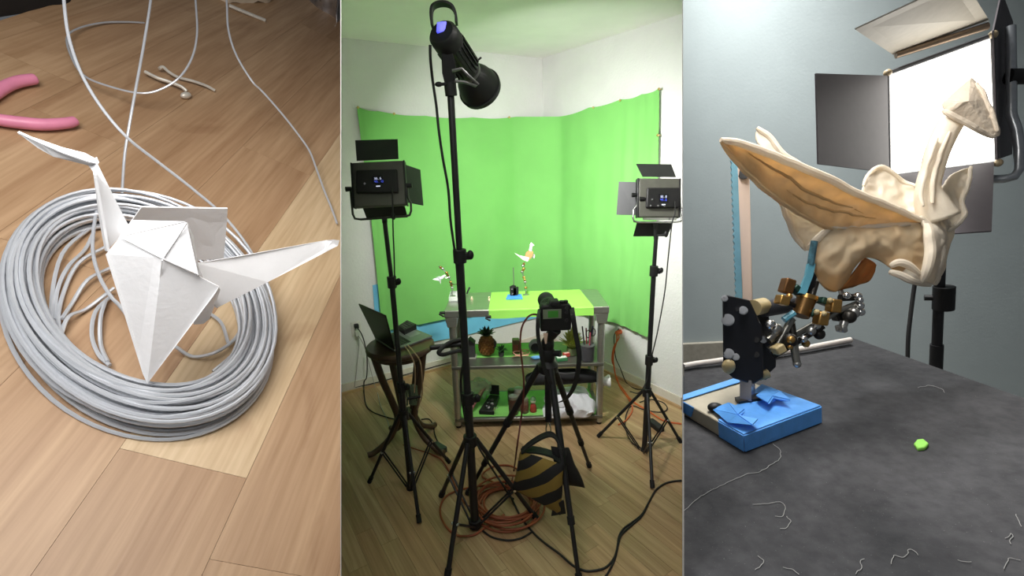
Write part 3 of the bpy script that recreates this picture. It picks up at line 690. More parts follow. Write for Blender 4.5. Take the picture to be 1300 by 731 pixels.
cable('lamp_cable', [dep(546, 57, 1.76), dep(546.5, 75, 1.78), dep(549, 100, 1.84), dep(554, 135, 1.88), dep(557, 165, 1.9), dep(562, 200, 1.93), dep(569, 240, 1.97), dep(572, 280, 2.0), dep(577, 316, 2.03), dep(580, 340, 2.08), dep(584, 400, 2.14), dep(590, 440, 2.2), dep(585, 490, 2.24), dep(592, 540, 2.3)], .0055, 'black lamp cable hanging from the spotlight down its stand')
# ---- stool, laptop, charger box
DWOOD = mat('dark_stained_wood', (74, 56, 40), 0.42, amt=.25, scale=9, stretch=(1, 6, 1))
SC = fl(508, 436, .735); SR = .212
stool = thing('stool', 'round dark wooden stool with splayed curved legs holding the laptop', 'stool', (SC.x, SC.y, 0))
MB().lathe((SC.x, SC.y, .695), Z, [(SR * .93, 0), (SR * .99, .008), (SR, .02), (SR * .99, .032), (SR * .95, .04)], 40).build('seat', DWOOD, stool)
MB().lathe((SC.x, SC.y, .66), Z, [(SR * .78, 0), (SR * .78, .036)], 32).build('apron', DWOOD, stool)
for k, a in enumerate((205, 335, 60, 130)):
    c, s = math.cos(math.radians(a)), math.sin(math.radians(a)); d = V((c, s, 0)); b = V((SC.x, SC.y, 0))
    P = spline([b + d * SR * .78 + Z * .69, b + d * SR * .62 + Z * .52, b + d * SR * .36 + Z * .32, b + d * SR * .30 + Z * .22, b + d * SR * .58 + Z * .10, b + d * SR * 1.05 + Z * .03, b + d * SR * 1.28 + Z * .022], 5)
    lg = MB().tube(P, [.024 - .006 * i / (len(P) - 1) for i in range(len(P))], 10).build('leg', DWOOD, stool)
MB().lathe((SC.x, SC.y, .235), Z, [(.07, 0), (.075, .012), (.07, .024)], 24).build('stretcher_ring', DWOOD, stool)
LAPG = mat('laptop_grey', (120, 124, 122), .4, .6, amt=.05)
ls = .737
ltp = thing('laptop', 'open laptop standing on the round stool with its dark lid towards the wall', 'laptop', fl(515, 440, ls))
q = [fl(501, 447, ls), fl(549, 428.5, ls), fl(521, 417, ls), fl(476, 431, ls)]
MB().prism(q, Z * .014).build('base', LAPG, ltp, bevel=.003)
cq = sum(q, V()) / 4
kq = [cq + (p - cq) * .78 + (q[3] - q[0]) * .0 + Z * .0145 for p in q]; kq = [kq[0].lerp(kq[3], .0), kq[1].lerp(kq[2], .0), kq[1].lerp(kq[2], .62) , kq[0].lerp(kq[3], .62)]
hx = (q[3] - q[0]); dx = (q[1] - q[0])
kb0 = q[0] + hx * .10 + dx * .08 + Z * .0145
kb = MB()
for i in range(5):
    for j in range(12):
        a = kb0 + dx * (.08 * i) + hx * (.066 * j); kb.prism([a, a + dx * .068, a + dx * .068 + hx * .056, a + hx * .056], Z * .002)
ko = kb.build('keyboard', BLKP, ltp, smooth=False); ko['kind'] = 'stuff'
a = q[0] + dx * .58 + hx * .32 + Z * .0142; MB().prism([a, a + dx * .3, a + dx * .3 + hx * .36, a + hx * .36], Z * .001).build('trackpad', mat('trackpad_grey', (140, 144, 142), .35, .5), ltp)
h0, h1 = q[0] + Z * .014, q[3] + Z * .014
lc0 = dep(454.8, 386, 2.72); 
t0 = onpl(489, 401, h0, (h1 - h0).cross(lc0 - h0).normalized())
lid = [h0, h1, lc0, t0]
ln = (h1 - h0).cross(lc0 - h0).normalized(); ln = ln if ln.dot(dx) > 0 else -ln
MB().prism(lid, ln * .008).build('lid', mat('laptop_dark', (52, 50, 48), .45, .5), ltp, bevel=.003)
lcn = sum(lid, V()) / 4
MB().prism([lcn + (p - lcn) * .93 + ln * .0082 for p in lid], ln * .001).build('screen', mat('screen_dim', (60, 90, 60), .2), ltp)
cbx = thing('charger_box', 'square black charger box with a ribbed top behind the laptop', 'charger', fl(517, 420, ls))
q = [fl(506, 424, ls), fl(513.5, 430, ls), fl(529, 422, ls), fl(517, 416.5, ls)]
q = [p + V((-.004, .03, 0)) for p in q]
MB().prism(q, Z * .05).build('case', BLKP, cbx, bevel=.004)
for i in range(4):
    t = .16 + .2 * i; a = q[0].lerp(q[3], t) + Z * .0505; b = q[1].lerp(q[2], t) + Z * .0505; a, b = a.lerp(b, .12), a.lerp(b, .88)
    MB().cyl(a, b, .005).build('rib', mat('grey_rib', (58, 60, 58), .5), cbx)
for i, (p, lab) in enumerate((([fl(514, 441, ls) + Z * .01, dep(520, 448, 2.6), dep(526, 462, 2.58), dep(527, 480, 2.62), dep(526, 498, 2.66)], 'tan'), ([fl(518, 440, ls) + Z * .01, dep(525, 446, 2.58), dep(533, 458, 2.56), dep(535.5, 475, 2.6), dep(536, 500, 2.68), dep(530, 520, 2.72)], 'w'))):
    cable('laptop_cable', p, .0038, ['pale tan cable hanging from the front of the laptop, left of two', 'pale tan cable hanging from the front of the laptop, right of two'][i], mat('tan_cable', (178, 150, 118), .6))
# hung bundle of leads below the stool seat
hb_ = thing('cable_bundle', 'grey green bundle of coiled lead hanging between the stool legs', 'cable bundle', dep(522, 520, 2.68))
for i in range(6):
    a = dep(514 + 3.2 * i, 516 - i * 1.5, 2.66 + .01 * i); b = dep(519 + 1.8 * i, 488 + 1.5 * (i % 2), 2.66 + .01 * i); c = dep(522 + 1.2 * i, 514, 2.68 + .01 * i)
    MB().tube(spline([a, a.lerp(b, .6) + V((-.008, 0, .01)), b, c.lerp(b, .5) + V((.006, 0, 0)), c], 5), .0055, 7).build('loop', mat('lead_grey_green', (84, 98, 78), .55), hb_)
MB().cyl(dep(517, 506, 2.65), dep(534, 503, 2.67), .008).build('tie', BLKP, hb_)
pb = thing('power_brick', 'dark power brick on the floor beside the left stand foot', 'power adapter', fl(556, 573))
ex_ = (fl(566, 577) - fl(551, 568)).normalized(); 
MB().box(fl(558, 572) + Z * .022, (.105, .05, .042), axes(ex_, Z.cross(ex_))).build('case', mat('brick_dark', (44, 56, 48), .5), pb, bevel=.006)
MB().cyl(fl(551, 568) + Z * .022 + ex_ * .0, fl(548, 563) + Z * .022, .006).build('strain_relief', BLKP, pb)
pb = thing('power_brick', 'black power brick on the floor between the right stand legs', 'power adapter', fl(832, 546))
ex_ = (fl(838, 549) - fl(824, 538)).normalized()
MB().box(fl(832, 543) + Z * .02, (.13, .052, .038), axes(ex_, Z.cross(ex_))).build('case', BLKP, pb, bevel=.006)
MB().cyl(fl(824, 538) + Z * .02, fl(820, 534) + Z * .02, .006).build('strain_relief', BLKP, pb)
# ---- wall outlets and plugs
PLATE = mat('outlet_white', (214, 212, 204), .4)
def outlet(p, nn, dd, lab):
    t = thing('wall_outlet', lab, 'outlet', p)
    rot = M((dd, Z, nn)).transposed()
    MB().box(p + nn * .004, (.078, .125, .008), rot).build('plate', PLATE, t, bevel=.003)
    for k in (-1, 1): MB().lathe(p + nn * .008 + Z * .028 * k, nn, [(.017, 0), (.017, .003)], 16).build('socket', PLATE, t)
    MB().cyl(p + nn * .008, p + nn * .0105, .004, n=8).build('screw', CHROME, t)
    return t
pA = onL(452, 417, 0); outlet(pA, nLw, -dLw, 'white outlet on the left wall beside the laptop lid')
pB = onR(789, 419, 0); outlet(pB, nRw, dRw, 'white outlet low on the right wall under the green screen')
MB0 = MB().box(pA + nLw * .028 + Z * .03, (.034, .034, .036), M((-dLw, Z, nLw)).transposed()); tag(MB0.build('plug', BLKP, bevel=.005), 'black plug in the top socket of the left wall outlet', 'plug')
MB0 = MB().box(pA + nLw * .03 - Z * .032, (.036, .05, .04), M((-dLw, Z, nLw)).transposed()); tag(MB0.build('plug', mat('plug_white', (205, 204, 198), .5), bevel=.005), 'white adapter in the bottom socket of the left wall outlet', 'plug')
ORG = mat('orange_cord', (196, 92, 44), .55)
MB0 = MB().cyl(pB + nRw * .012 - Z * .01, pB + nRw * .06 - Z * .012, .021, .016, n=14); tag(MB0.build('plug', ORG), 'orange plug in the right wall outlet', 'plug')
a = pA + nLw * .05 + Z * .025
cable('outlet_cable', [a, onL(459, 424, .10), onL(463, 436, .10), onL(466, 455, .09), onL(465.5, 478, .08), fl(463, 494) + Z * .06, fl(463, 506) + Z * .01, fl(466, 517) + Z * .006, fl(474, 524) + Z * .006, fl(487, 529) + Z * .006, fl(503, 533) + Z * .006, fl(512, 531) + Z * .01], .0045, 'black cable from the left outlet dropping to the floor by the stand')
GRC = mat('grey_cable', (150, 148, 142), .6)
a = pA + nLw * .05 - Z * .045
cable('outlet_cable', [a, onL(456, 436, .06), onL(454, 455, .04), onL(452, 475, .03), onL(450, 492, .03)], .003, 'thin grey cable from the left outlet hanging straight down the wall', GRC)
cable('outlet_cable', [a + nLw * .01, onL(462, 438, .08), onL(467, 455, .06), onL(472, 475, .05), onL(476.5, 492, .05), fl(480, 502) + Z * .004, fl(483, 515) + Z * .004, fl(492, 535) + Z * .004, fl(497, 555) + Z * .004], .003, 'thin grey cable from the left outlet curving right to the floor', GRC)
a = pB + nRw * .06 - Z * .012
cable('extension_cord', [a, onR(783, 432, .08), onR(779, 448, .07), onR(779, 462, .06), fl(783, 483) + Z * .008, fl(791, 495) + Z * .007, fl(803, 510) + Z * .007, fl(822, 522) + Z * .007, fl(843, 535) + Z * .007, fl(865, 539) + Z * .007], .006, 'orange extension cord running from the right outlet along the floor to the divider', ORG)
cable('extension_cord', [a + nRw * .01, onR(786, 428, .09), onR(779, 441, .09), onR(777, 458, .08), fl(782, 474) + Z * .03, fl(786, 490) + Z * .007, fl(797, 506) + Z * .007, fl(803, 520) + Z * .007, fl(795, 534) + Z * .007, fl(785, 540) + Z * .007], .005, 'second orange cord ending on the floor left of the right stand', ORG)
cable('outlet_cable', [pB + nRw * .03 + Z * .02, onR(780, 425, .06), onR(780, 440, .05), onR(782, 455, .05), onR(787, 466, .06), fl(795, 486) + Z * .006, fl(806, 494) + Z * .006, fl(818, 497) + Z * .02], .004, 'black cable from the right outlet to the right light stand')
cable('loop_cable', [fl(812, 512) + Z * .01, fl(826, 508) + Z * .008, fl(842, 512) + Z * .006, fl(847, 520) + Z * .006, fl(838, 524) + Z * .006, fl(818, 521) + Z * .006, fl(802, 516) + Z * .006, fl(795, 527) + Z * .006, fl(794, 545) + Z * .006, fl(802, 562) + Z * .006, fl(814, 570) + Z * .006], .004, 'black cable looping on the floor around the right stand')
cable('wall_lead', [onL(451, 491.5, .012), onL(480, 485, .02), onL(520, 474, .02), onL(560, 463, .02), onL(590, 455, .02)], .004, 'thin black lead running along the left wall just above the baseboard')
# ---- camera on its tripod
tx, ty = .165, 2.13
AP = V((tx, ty, .86))
trip = thing('tripod', 'black camera tripod carrying the camera in front of the bench', 'tripod', (tx, ty, 0))
MB().cyl((tx, ty, .55), (tx, ty, .90), .017, n=14).build('centre_column', BLK, trip)
MB().lathe((tx, ty, .81), Z, [(.03, 0), (.048, .012), (.05, .045), (.036, .06), (.024, .075)], 18).build('shoulder', BLKP, trip)
for f in (fl(594, 628), fl(748, 593), fl(735, 738)):
    d = V((f.x - tx, f.y - ty, 0)).normalized(); a = AP + d * .04 - Z * .01; f = f + Z * .012; lv = f - a
    lg = MB().cyl(a, a + lv * .42, .0165, n=12).build('leg', BLK, trip)
    MB().cyl(a + lv * .42, a + lv * .74, .0135, n=12).build('leg_section', BLK, lg)
    MB().cyl(a + lv * .74, f, .0105, n=12).build('leg_section', BLK, lg)
    for t in (.42, .74): MB().cyl(a + lv * (t - .025), a + lv * (t + .012), .021 - .004 * (t > .5), n=12).build('twist_lock', RUB, lg)
    MB().cyl(a + lv * .975, f - lv.normalized() * -.004, .016, n=12).build('rubber_foot', RUB, lg)
BC = atY(705, 402, 2.10)
hb0 = V((tx, ty, .88))
MB().lathe(hb0, Z, [(.03, 0), (.034, .015), (.034, .05), (.028, .06), (.031, .075), (.031, .10), (.022, .115)], 18).build('ball_head', BLKP, trip)
MB().cyl(hb0 + V((.02, -.01, .04)), hb0 + V((.058, -.03, .045)), .013, .016).build('head_knob', BLKP, trip)
MB().cyl(hb0 + V((-.005, 0, .1)), BC - Z * .062, .022, .030, n=16).build('mount_plate', BLKP, trip)
MB().tube(spline([V((tx, ty, .55)), V((tx - .012, ty, .50)), V((tx, ty, .46)), V((tx + .012, ty, .50)), V((tx, ty, .55))], 6), .004, 8).build('hook', CHROME, trip)
dc = thing('camera', 'black camera with a big lens pointing at the green bench', 'camera', BC - Z * .065)
fwd = (V((.13, 3.15, 1.16)) - BC).normalized(); rx = fwd.cross(Z).normalized(); uy = rx.cross(fwd); rot = M((rx, uy, -fwd)).transposed()
def bl_(x, y, z): return BC + rx * x * .97 + uy * y - fwd * z
MB().prism([bl_(-.074, -.062, .025), bl_(.070, -.062, .025), bl_(.074, -.05, .025), bl_(.074, .055, .025), bl_(.06, .066, .025), bl_(.022, .066, .025), bl_(.014, .085, .025), bl_(-.03, .085, .025), bl_(-.04, .066, .025), bl_(-.066, .066, .025), bl_(-.076, .055, .025)], fwd * .05).build('body', BLKP, dc, bevel=.005)
MB().box(bl_(-.005, .075, .03), (.04, .022, .014), rot).build('eyecup', RUB, dc, bevel=.004)
MB().lathe(bl_(-.012, .005, -.02), fwd, [(.037, 0), (.038, .05), (.042, .055), (.042, .12), (.039, .125), (.039, .165), (.042, .17), (.042, .215), (.036, .215), (.034, .19)], 28).build('lens', BLKP, dc)
for h in (.06, .075, .09, .105): MB().lathe(bl_(-.012, .005, -.02), fwd, [(.0425, h), (.0433, h + .003), (.0425, h + .006)], 28).build('focus_rib', RUB, dc)
so = MB().box(bl_(-.02, .025, .027), (.085, .045, .004), rot).build('rear_screen', mat('screen_frame', (108, 118, 98), .35), dc)
MB().box(bl_(-.016, .025, .0297), (.048, .032, .002), rot).build('picture', mat('screen_green', (52, 112, 40), .3, emit=.15), so)
for x, y in ((.05, .03), (.05, -.01), (.05, .05)): MB().cyl(bl_(x, y, .024), bl_(x, y, .03), .009).build('button', mat('button_dark', (40, 40, 40), .4), dc)
for x in (.05, .03): MB().cyl(bl_(x, .064, 0), bl_(x, .078, 0), .011).build('dial', BLKP, dc)
def strap(pts, wv, name, lab):
    P = spline(pts, 6); return MB().sheet([[p - wv, p, p + wv] for p in P], .004).build(name, BLKP, dc, ang=60)
strap([bl_(.078, .045, .01), dep(727.5, 402, 2.13), dep(731, 425, 2.14), dep(735, 447, 2.14), dep(734, 468, 2.15), dep(729, 490, 2.18), dep(720, 505, 2.2), dep(712, 510, 2.22)], V((.011, .004, 0)), 'strap', '')
strap([bl_(-.078, .045, .01), dep(683, 404, 2.10), dep(683, 425, 2.1), dep(687, 450, 2.1), dep(692, 470, 2.12), dep(700, 488, 2.14)], V((.008, .004, 0)), 'strap', '')
MB().prism([dep(689.5, 423, 2.07), dep(695.5, 423, 2.07), dep(694, 436, 2.09), dep(692, 436.5, 2.09)], V((0, .003, 0))).build('hanging_tag', mat('tag_pale', (200, 172, 150), .6), dc)
DKR = mat('dark_red_cable', (92, 42, 34), .6)
cable('camera_cable', [bl_(-.075, .01, 0), dep(676, 399, 2.12), dep(668, 405, 2.12), dep(662, 418, 2.14), dep(660.5, 440, 2.15), dep(663, 462, 2.17), dep(665, 485, 2.2), dep(664, 510, 2.24), dep(661, 535, 2.28), dep(656, 570, 2.3), fl(653, 600) + Z * .03, fl(650, 612) + Z * .01], .0045, 'dark red cable hanging in a curve from the camera to the floor', DKR)
# ---- sandbag over the tripod hook
SBG = bpy.data.materials.new('striped_bag'); SBG.use_nodes = True
_n = SBG.node_tree.nodes; _l = SBG.node_tree.links; _b = _n['Principled BSDF']; _b.inputs['Roughness'].default_value = .85
uvn = _n.new('ShaderNodeAttribute'); uvn.attribute_name = 'stripe'; mt_ = _n.new('ShaderNodeMath'); mt_.operation = 'FRACT'; _l.new(uvn.outputs['Fac'], mt_.inputs[0])
g_ = _n.new('ShaderNodeMath'); g_.operation = 'GREATER_THAN'; g_.inputs[1].default_value = .5; _l.new(mt_.outputs[0], g_.inputs[0])
mx_ = _n.new('ShaderNodeMix'); mx_.data_type = 'RGBA'; mx_.inputs['A'].default_value = s2l((20, 20, 20)); mx_.inputs['B'].default_value = s2l((126, 104, 42)); _l.new(g_.outputs[0], mx_.inputs['Factor']); _l.new(mx_.outputs['Result'], _b.inputs['Base Color'])
bag = thing('sandbag', 'black and yellow striped sandbag slung under the camera tripod', 'sandbag', V((.12, 2.05, 0)))
def pillow(pts, z, th, name, m, nrow=10, ncol=12):
    """stuffed bag between four pixel corners on a near vertical plane"""
    a, b, c, d = [dep(x, y, zz) for (x, y), zz in zip(pts, z)]
    nn = (b - a).cross(d - a).normalized(); nn = nn if nn.dot(CAM - a) > 0 else -nn
    F_, B_ = [], []
    for i in range(nrow + 1):
        for j in range(ncol + 1):
            u, v = j / ncol, i / nrow; p = (a.lerp(b, u)).lerp(d.lerp(c, u), v)
            k = (max(0, 1 - abs(2 * u - 1) ** 3) ** .6) * (max(0, 1 - abs(2 * v - 1) ** 3) ** .6)
            p = p + noise.noise_vector(p * 12) * .006
            F_.append(p + nn * (th * k + .002)); B_.append(p - nn * (th * k + .002))
    mb = MB(); n = ncol + 1; o = len(F_); fs = []
    for i in range(nrow):
        for j in range(ncol):
            q = (i * n + j, i * n + j + 1, (i + 1) * n + j + 1, (i + 1) * n + j); fs += [q, tuple(x + o for x in q[::-1])]
    rim = [j for j in range(n)] + [i * n + n - 1 for i in range(1, nrow + 1)] + [nrow * n + j for j in range(n - 2, -1, -1)] + [i * n for i in range(nrow - 1, 0, -1)]
    for k in range(len(rim)): x, y = rim[k], rim[(k + 1) % len(rim)]; fs.append((x, y, y + o, x + o))
    mb.add(F_ + B_, fs)
    ob = mb.build(name, m, bag, ang=70)
    at_ = ob.data.attributes.new('stripe', 'FLOAT', 'POINT'); vals = []
    for i in range(nrow + 1):
        for j in range(ncol + 1): vals.append(1.85 * i / nrow + 1.75 * j / ncol + .55)
    at_.data.foreach_set('value', vals + vals); return ob
pillow([(661, 573), (716, 590), (711, 653), (650, 619)], [2.26, 2.14, 2.24, 2.34], .035, 'striped_pouch', SBG)
pillow([(700, 566), (722, 569), (743, 619), (708, 615)], [2.2, 2.24, 2.34, 2.28], .03, 'black_pouch', mat('bag_black', (18, 18, 19), .85))
hd = spline([dep(662, 574, 2.26), dep(672, 565, 2.23), dep(686, 556, 2.2), dep(698, 552, 2.18), dep(706, 557, 2.17), dep(712, 574, 2.15), dep(714, 588, 2.14)], 6)
MB().sheet([[p + V((0, -.02, .004)), p, p + V((0, .02, .004))] for p in hd], .008).build('handle', mat('bag_black', (18, 18, 19), .85), bag, ang=60)
MB().sheet([[p + V((0, -.02, 0)), p + V((0, .03, 0))] for p in spline([dep(663, 572, 2.27), dep(680, 572, 2.25), dep(700, 577, 2.22), dep(714, 586, 2.2)], 4)], .01).build('top_flap', mat('bag_green_black', (32, 40, 34), .8), bag, ang=60)
MB().prism([dep(703, 640, 2.22), dep(716, 636, 2.2), dep(718.5, 652, 2.24), dep(700, 655, 2.26)], V((0, .01, 0))).build('tail_strap', mat('bag_black', (18, 18, 19), .85), bag)
# ---- orange cable coil on the floor
oc = thing('cable_coil', 'coil of orange extension cable on the floor behind the tall stand', 'cable', fl(642, 645))
rn = random.Random(4)
for i in range(9):
    cx, cy = 644 + rn.uniform(-7, 7), 645 + rn.uniform(-6, 6); ax_, ay_ = 36 + rn.uniform(-9, 9), 24 + rn.uniform(-6, 6); h = .008 + .006 * i; p0 = rn.random() * 6
    P = [fl(cx + ax_ * math.cos(t), cy + ay_ * math.sin(t)) + Z * (h + .005 * math.sin(2 * t + p0)) for t in [2 * math.pi * k / 36 for k in range(36)]]
    MB().tube(P, .0058, 7, closed=True).build('cable_turn', mat('orange_brown_cord', (140, 72, 40), .6), oc)
P = spline([fl(640, 655) + Z * .01, fl(615, 672) + Z * .008, fl(600, 681) + Z * .008, fl(578, 680) + Z * .008, fl(563, 664) + Z * .008, fl(559, 646) + Z * .008, fl(568, 630) + Z * .008, fl(590, 622) + Z * .01, fl(615, 620) + Z * .02, fl(635, 622) + Z * .04], 6)
MB().tube(P, .0055, 7).build('loose_loop', mat('orange_brown_cord', (140, 72, 40)), oc)
P = spline([fl(650, 625) + Z * .03, fl(625, 615) + Z * .02, fl(612, 605) + Z * .01, fl(625, 594) + Z * .008, fl(645, 592) + Z * .008, fl(660, 598) + Z * .008], 6)
MB().tube(P, .0055, 7).build('loose_loop', mat('orange_brown_cord', (140, 72, 40)), oc)
P = spline([fl(612, 640) + Z * .01, fl(590, 640) + Z * .008, fl(565, 590) + Z * .008, fl(548, 578) + Z * .008, fl(530, 572) + Z * .008, fl(512, 566) + Z * .008], 6)
MB().tube(P, .004, 7).build('loose_end', mat('orange_brown_cord', (140, 72, 40)), oc)
def fc(pts): return [fl(x, y) + Z * .006 for x, y in pts]
main_c = [(640, 604), (645, 622), (660, 655), (676, 676), (691, 690), (710, 704), (726, 718), (740, 725), (752, 726), (768, 722), (778, 712), (783, 700), (786, 682), (792, 672), (803, 664), (815, 654), (824, 638), (832, 624), (842, 616), (852, 612.5), (865, 611)]
cable('floor_cable', fc(main_c), .0055, 'long black cable snaking across the floor from the tripod to the right divider')
cable('floor_cable', fc([(757, 745), (770, 731), (780, 712), (784, 695), (789, 680), (803, 667), (814, 657), (822, 643)]), .005, 'short black cable lying alongside the long one near the bottom edge')
cable('stand_cable', [V((sb.x + .03, sb.y, .5)), dep(612, 575, 2.3), dep(628, 600, 2.35), dep(640, 618, 2.36), fl(646, 632) + Z * .02, fl(652, 645) + Z * .06], .005, 'black cable drooping from the tall stand hub to the orange coil')
cable('floor_cable', fc([(535, 533), (545, 533), (550, 541), (552, 552), (556, 562)]), .0045, 'black cable from the left stand hub to the dark power brick')
cable('floor_cable', fc([(612, 674), (625, 683), (645, 687), (662, 684), (676, 676)]), .005, 'short black cable passing the foot of the tall stand')
# ---- things on the middle shelf
MS, LS = .4785, .0785
def ms(px, py): return fl(px, py, MS)
def lsx(px, py): return fl(px, py, LS)
# little dark house shaped box
p = ms(598, 453); t = thing('house_box', 'dark little house shaped box at the left end of the middle shelf', 'box', p)
MB().box(p + Z * .055, (.062, .06, .11)).build('walls', mat('box_slate', (54, 54, 54), .6), t, bevel=.003)
MB().prism([p + V((-.036, -.036, .11)), p + V((.036, -.036, .11)), p + V((.0, -.036, .145))], (0, .072, 0)).build('roof', mat('roof_dark', (34, 34, 35), .6), t)
MB().box(p + V((0, .0, .004)), (.08, .08, .008)).build('base', mat('box_pale', (150, 150, 140), .6), t)
# pineapple
p = ms(618.5, 449.5); t = thing('pineapple', 'brown pineapple ornament with dark green leaf crown on the middle shelf', 'ornament', p)
PINE = mat('pineapple_skin', (128, 84, 34), .6, amt=.3, scale=40)
MB().lathe(p, Z, [(.02, 0), (.038, .006), (.05, .03), (.055, .06), (.052, .095), (.043, .122), (.028, .14), (.01, .148)], 24).build('fruit', PINE, t)
sk = MB()
for j in range(7):
    h = .02 + j * .018; r = [.046, .053, .0555, .0555, .053, .047, .038][j]
    for i in range(14):
        a = 2 * math.pi * (i + .5 * (j % 2)) / 14; sk.sph(p + V((math.cos(a) * r, math.sin(a) * r, h)), (.008, .008, .008), 6, 4)
so = sk.build('skin_bumps', PINE, t); so['kind'] = 'stuff'
LEAF = mat('dark_leaf', (30, 54, 30), .55, amt=.2)
for j, (n_, rad, hh, tilt) in enumerate(((9, .018, .05, 1.0), (8, .013, .065, .6), (5, .007, .075, .25))):
    for i in range(n_):
        a = 2 * math.pi * i / n_ + j * .4; d = V((math.cos(a), math.sin(a), 0)); s = d.cross(Z) * .012
        b = p + Z * .142 + d * rad; tip = b + d * hh * tilt + Z * hh * (1.05 - .5 * tilt); m_ = b.lerp(tip, .45) + Z * .008
        MB().sheet([[b - s * .7, b, b + s * .7], [m_ - s, m_ + d * .002, m_ + s], [tip - s * .05, tip, tip + s * .05]], .0025).build('leaf', LEAF, t)
MB().tube(spline([p + V((.048, -.02, .06)), p + V((.062, -.035, .07)), p + V((.064, -.04, .10)), p + V((.055, -.04, .128))], 4), .0055, 7).sph(p + V((.063, -.04, .10)), (.010, .010, .02), 8, 6).build('ring_arm', mat('ornament_grey', (66, 66, 64), .5), t)
def plant(p, lab, potr, poth, potm, lm, n, r, h, seed, cat='plant', name='potted_plant', lw=.008):
    t = thing(name, lab, cat, p); rn = random.Random(seed)
    MB().lathe(p, Z, [(potr * .75, 0), (potr * .8, .003), (potr, poth), (potr * .88, poth), (potr * .8, poth * .8)], 18).build('pot', potm, t)
    for i in range(n):
        a = rn.random() * 6.28; e = rn.uniform(.15, 1); d = V((math.cos(a), math.sin(a), 0)); b = p + Z * poth * .85 + d * potr * .3 * rn.random()
        tip = b + d * r * e + Z * h * (1.15 - .65 * e) * rn.uniform(.7, 1.05); mm = b.lerp(tip, .5) + Z * .012; s = d.cross(Z) * lw
        MB().sheet([[b - s * .35, b, b + s * .35], [mm - s, mm, mm + s], [tip - s * .1, tip, tip + s * .1]], .0016).build('leaf', lm, t)
    return t
plant(ms(636.5, 452), 'small spiky plant in a dark pot right of the pineapple', .022, .032, mat('pot_dark', (70, 72, 70), .6), mat('leaf_deep', (44, 78, 46), .55), 26, .055, .06, 5, lw=.006)
plant(ms(726, 450), 'bushy yellow green plant beside the pen cup on the middle shelf', .04, .055, mat('pot_grey_green', (110, 124, 84), .6), mat('leaf_yellow', (148, 156, 66), .55, amt=.25), 85, .10, .15, 9, lw=.013)
# tin, ball, pen cup, small boxes
p = ms(655, 447.5); t = thing('tin', 'tall square brown tin standing near the back of the middle shelf', 'tin', p)
MB().box(p + Z * .05, (.052, .05, .10)).build('can', mat('tin_brown', (92, 80, 50), .45, .3, amt=.3, scale=30), t, bevel=.004)
MB().box(p + Z * .103, (.048, .046, .008)).build('lid', mat('tin_lid', (120, 118, 84), .4, .5), t, bevel=.002)
MB().box(p + V((0, -.0255, .045)), (.036, .002, .05)).build('label', mat('tin_label', (128, 66, 46), .6, amt=.3, scale=60), t)
p = ms(680, 447); t = thing('round_speaker', 'pale grey ball shaped gadget with a dark face behind the tripod head', 'gadget', p)
MB().sph(p + Z * .05, .05, 22, 14).build('shell', mat('ball_grey', (150, 150, 152), .4), t)
MB().lathe(p + V((0, -.03, .05)), (-.1, -1, .1), [(.03, 0), (.034, .012), (.026, .02)], 18).build('face', BLKP, t)
p = ms(746, 456.5); t = thing('pen_cup', 'dark grey mesh pen cup at the right end of the middle shelf', 'cup', p)
MB().lathe(p, Z, [(.040, 0), (.044, .003), (.047, .11), (.044, .11), (.041, .006)], 26).build('cup', mat('cup_grey', (74, 74, 78), .5, .3), t)
MB().lathe(p, Z, [(.046, .104), (.0495, .106), (.0495, .113), (.045, .113)], 26).build('rim', mat('rim_grey', (100, 100, 104), .4, .5), t)
pc = p
for i, (dx_, dy_, c, l, lab) in enumerate(((-.02, .0, (30, 30, 32), .245, 'black pen leaning left in the pen cup'), (-.005, .012, (120, 40, 44), .225, 'dark red pen in the middle of the pen cup'), (.006, -.012, (158, 70, 84), .205, 'pink pencil at the front of the pen cup'), (.018, .01, (46, 60, 96), .24, 'dark blue pen at the back of the pen cup'))):
    a = pc + V((dx_ * .6, dy_ * .6, .006)); b = pc + V((dx_ * 2.0, dy_ * 1.8, l))
    t = thing('pen', lab, 'pen', a, 'pens in the cup'); d = (b - a).normalized()
    MB().cyl(a + d * .02, b, .0048, n=10).build('barrel', mat('pen_%d' % i, c, .45), t)
    MB().cyl(a + d * .02, a, .0048, .001, n=10).build('tip', STEEL, t)
a = pc + V((.022, -.002, .05)); t = thing('scissors', 'scissors with black ring handles standing in the pen cup', 'scissors', a)
MB().prism([a + V((-.006, 0, 0)), a + V((.006, 0, 0)), a + V((.008, 0, .12)), a + V((-.008, 0, .12))], (0, .004, 0)).build('blade', STEEL, t)
for k in (-1, 1):
    cc = a + V((k * .017 - .004, 0, .14 + (.012 if k > 0 else 0)))
    MB().tube([cc + V((math.cos(x) * .015, 0, math.sin(x) * .027)) for x in [2 * math.pi * q / 18 for q in range(18)]], .0036, 7, closed=True).build('ring_handle', BLKP, t)
def small_box(px, py, sx, sy, sz, c, lab, rz=0, lidc=None, pl=ms, cat='box', name='small_box'):
    p = pl(px, py); t = thing(name, lab, cat, p); rot = M.Rotation(rz, 3, 'Z')
    MB().box(p + Z * sz / 2, (sx, sy, sz), rot).build('carton', mat('carton_%s' % name + lab[:9], c, .6, amt=.15, scale=50), t, bevel=.002)
    MB().box(p + Z * (sz + .001), (sx * .9, sy * .6, .002), rot).build('label', mat('carton_lab' + lab[:9], lidc or (220, 220, 214), .6, amt=.2, scale=90), t)
    return t
small_box(713, 457, .075, .05, .022, (56, 120, 74), 'green and white carton lying in front of the bushy plant', .2)
small_box(706, 450, .05, .04, .03, (206, 206, 200), 'white carton just behind the green and white one', -.2, (180, 190, 210))
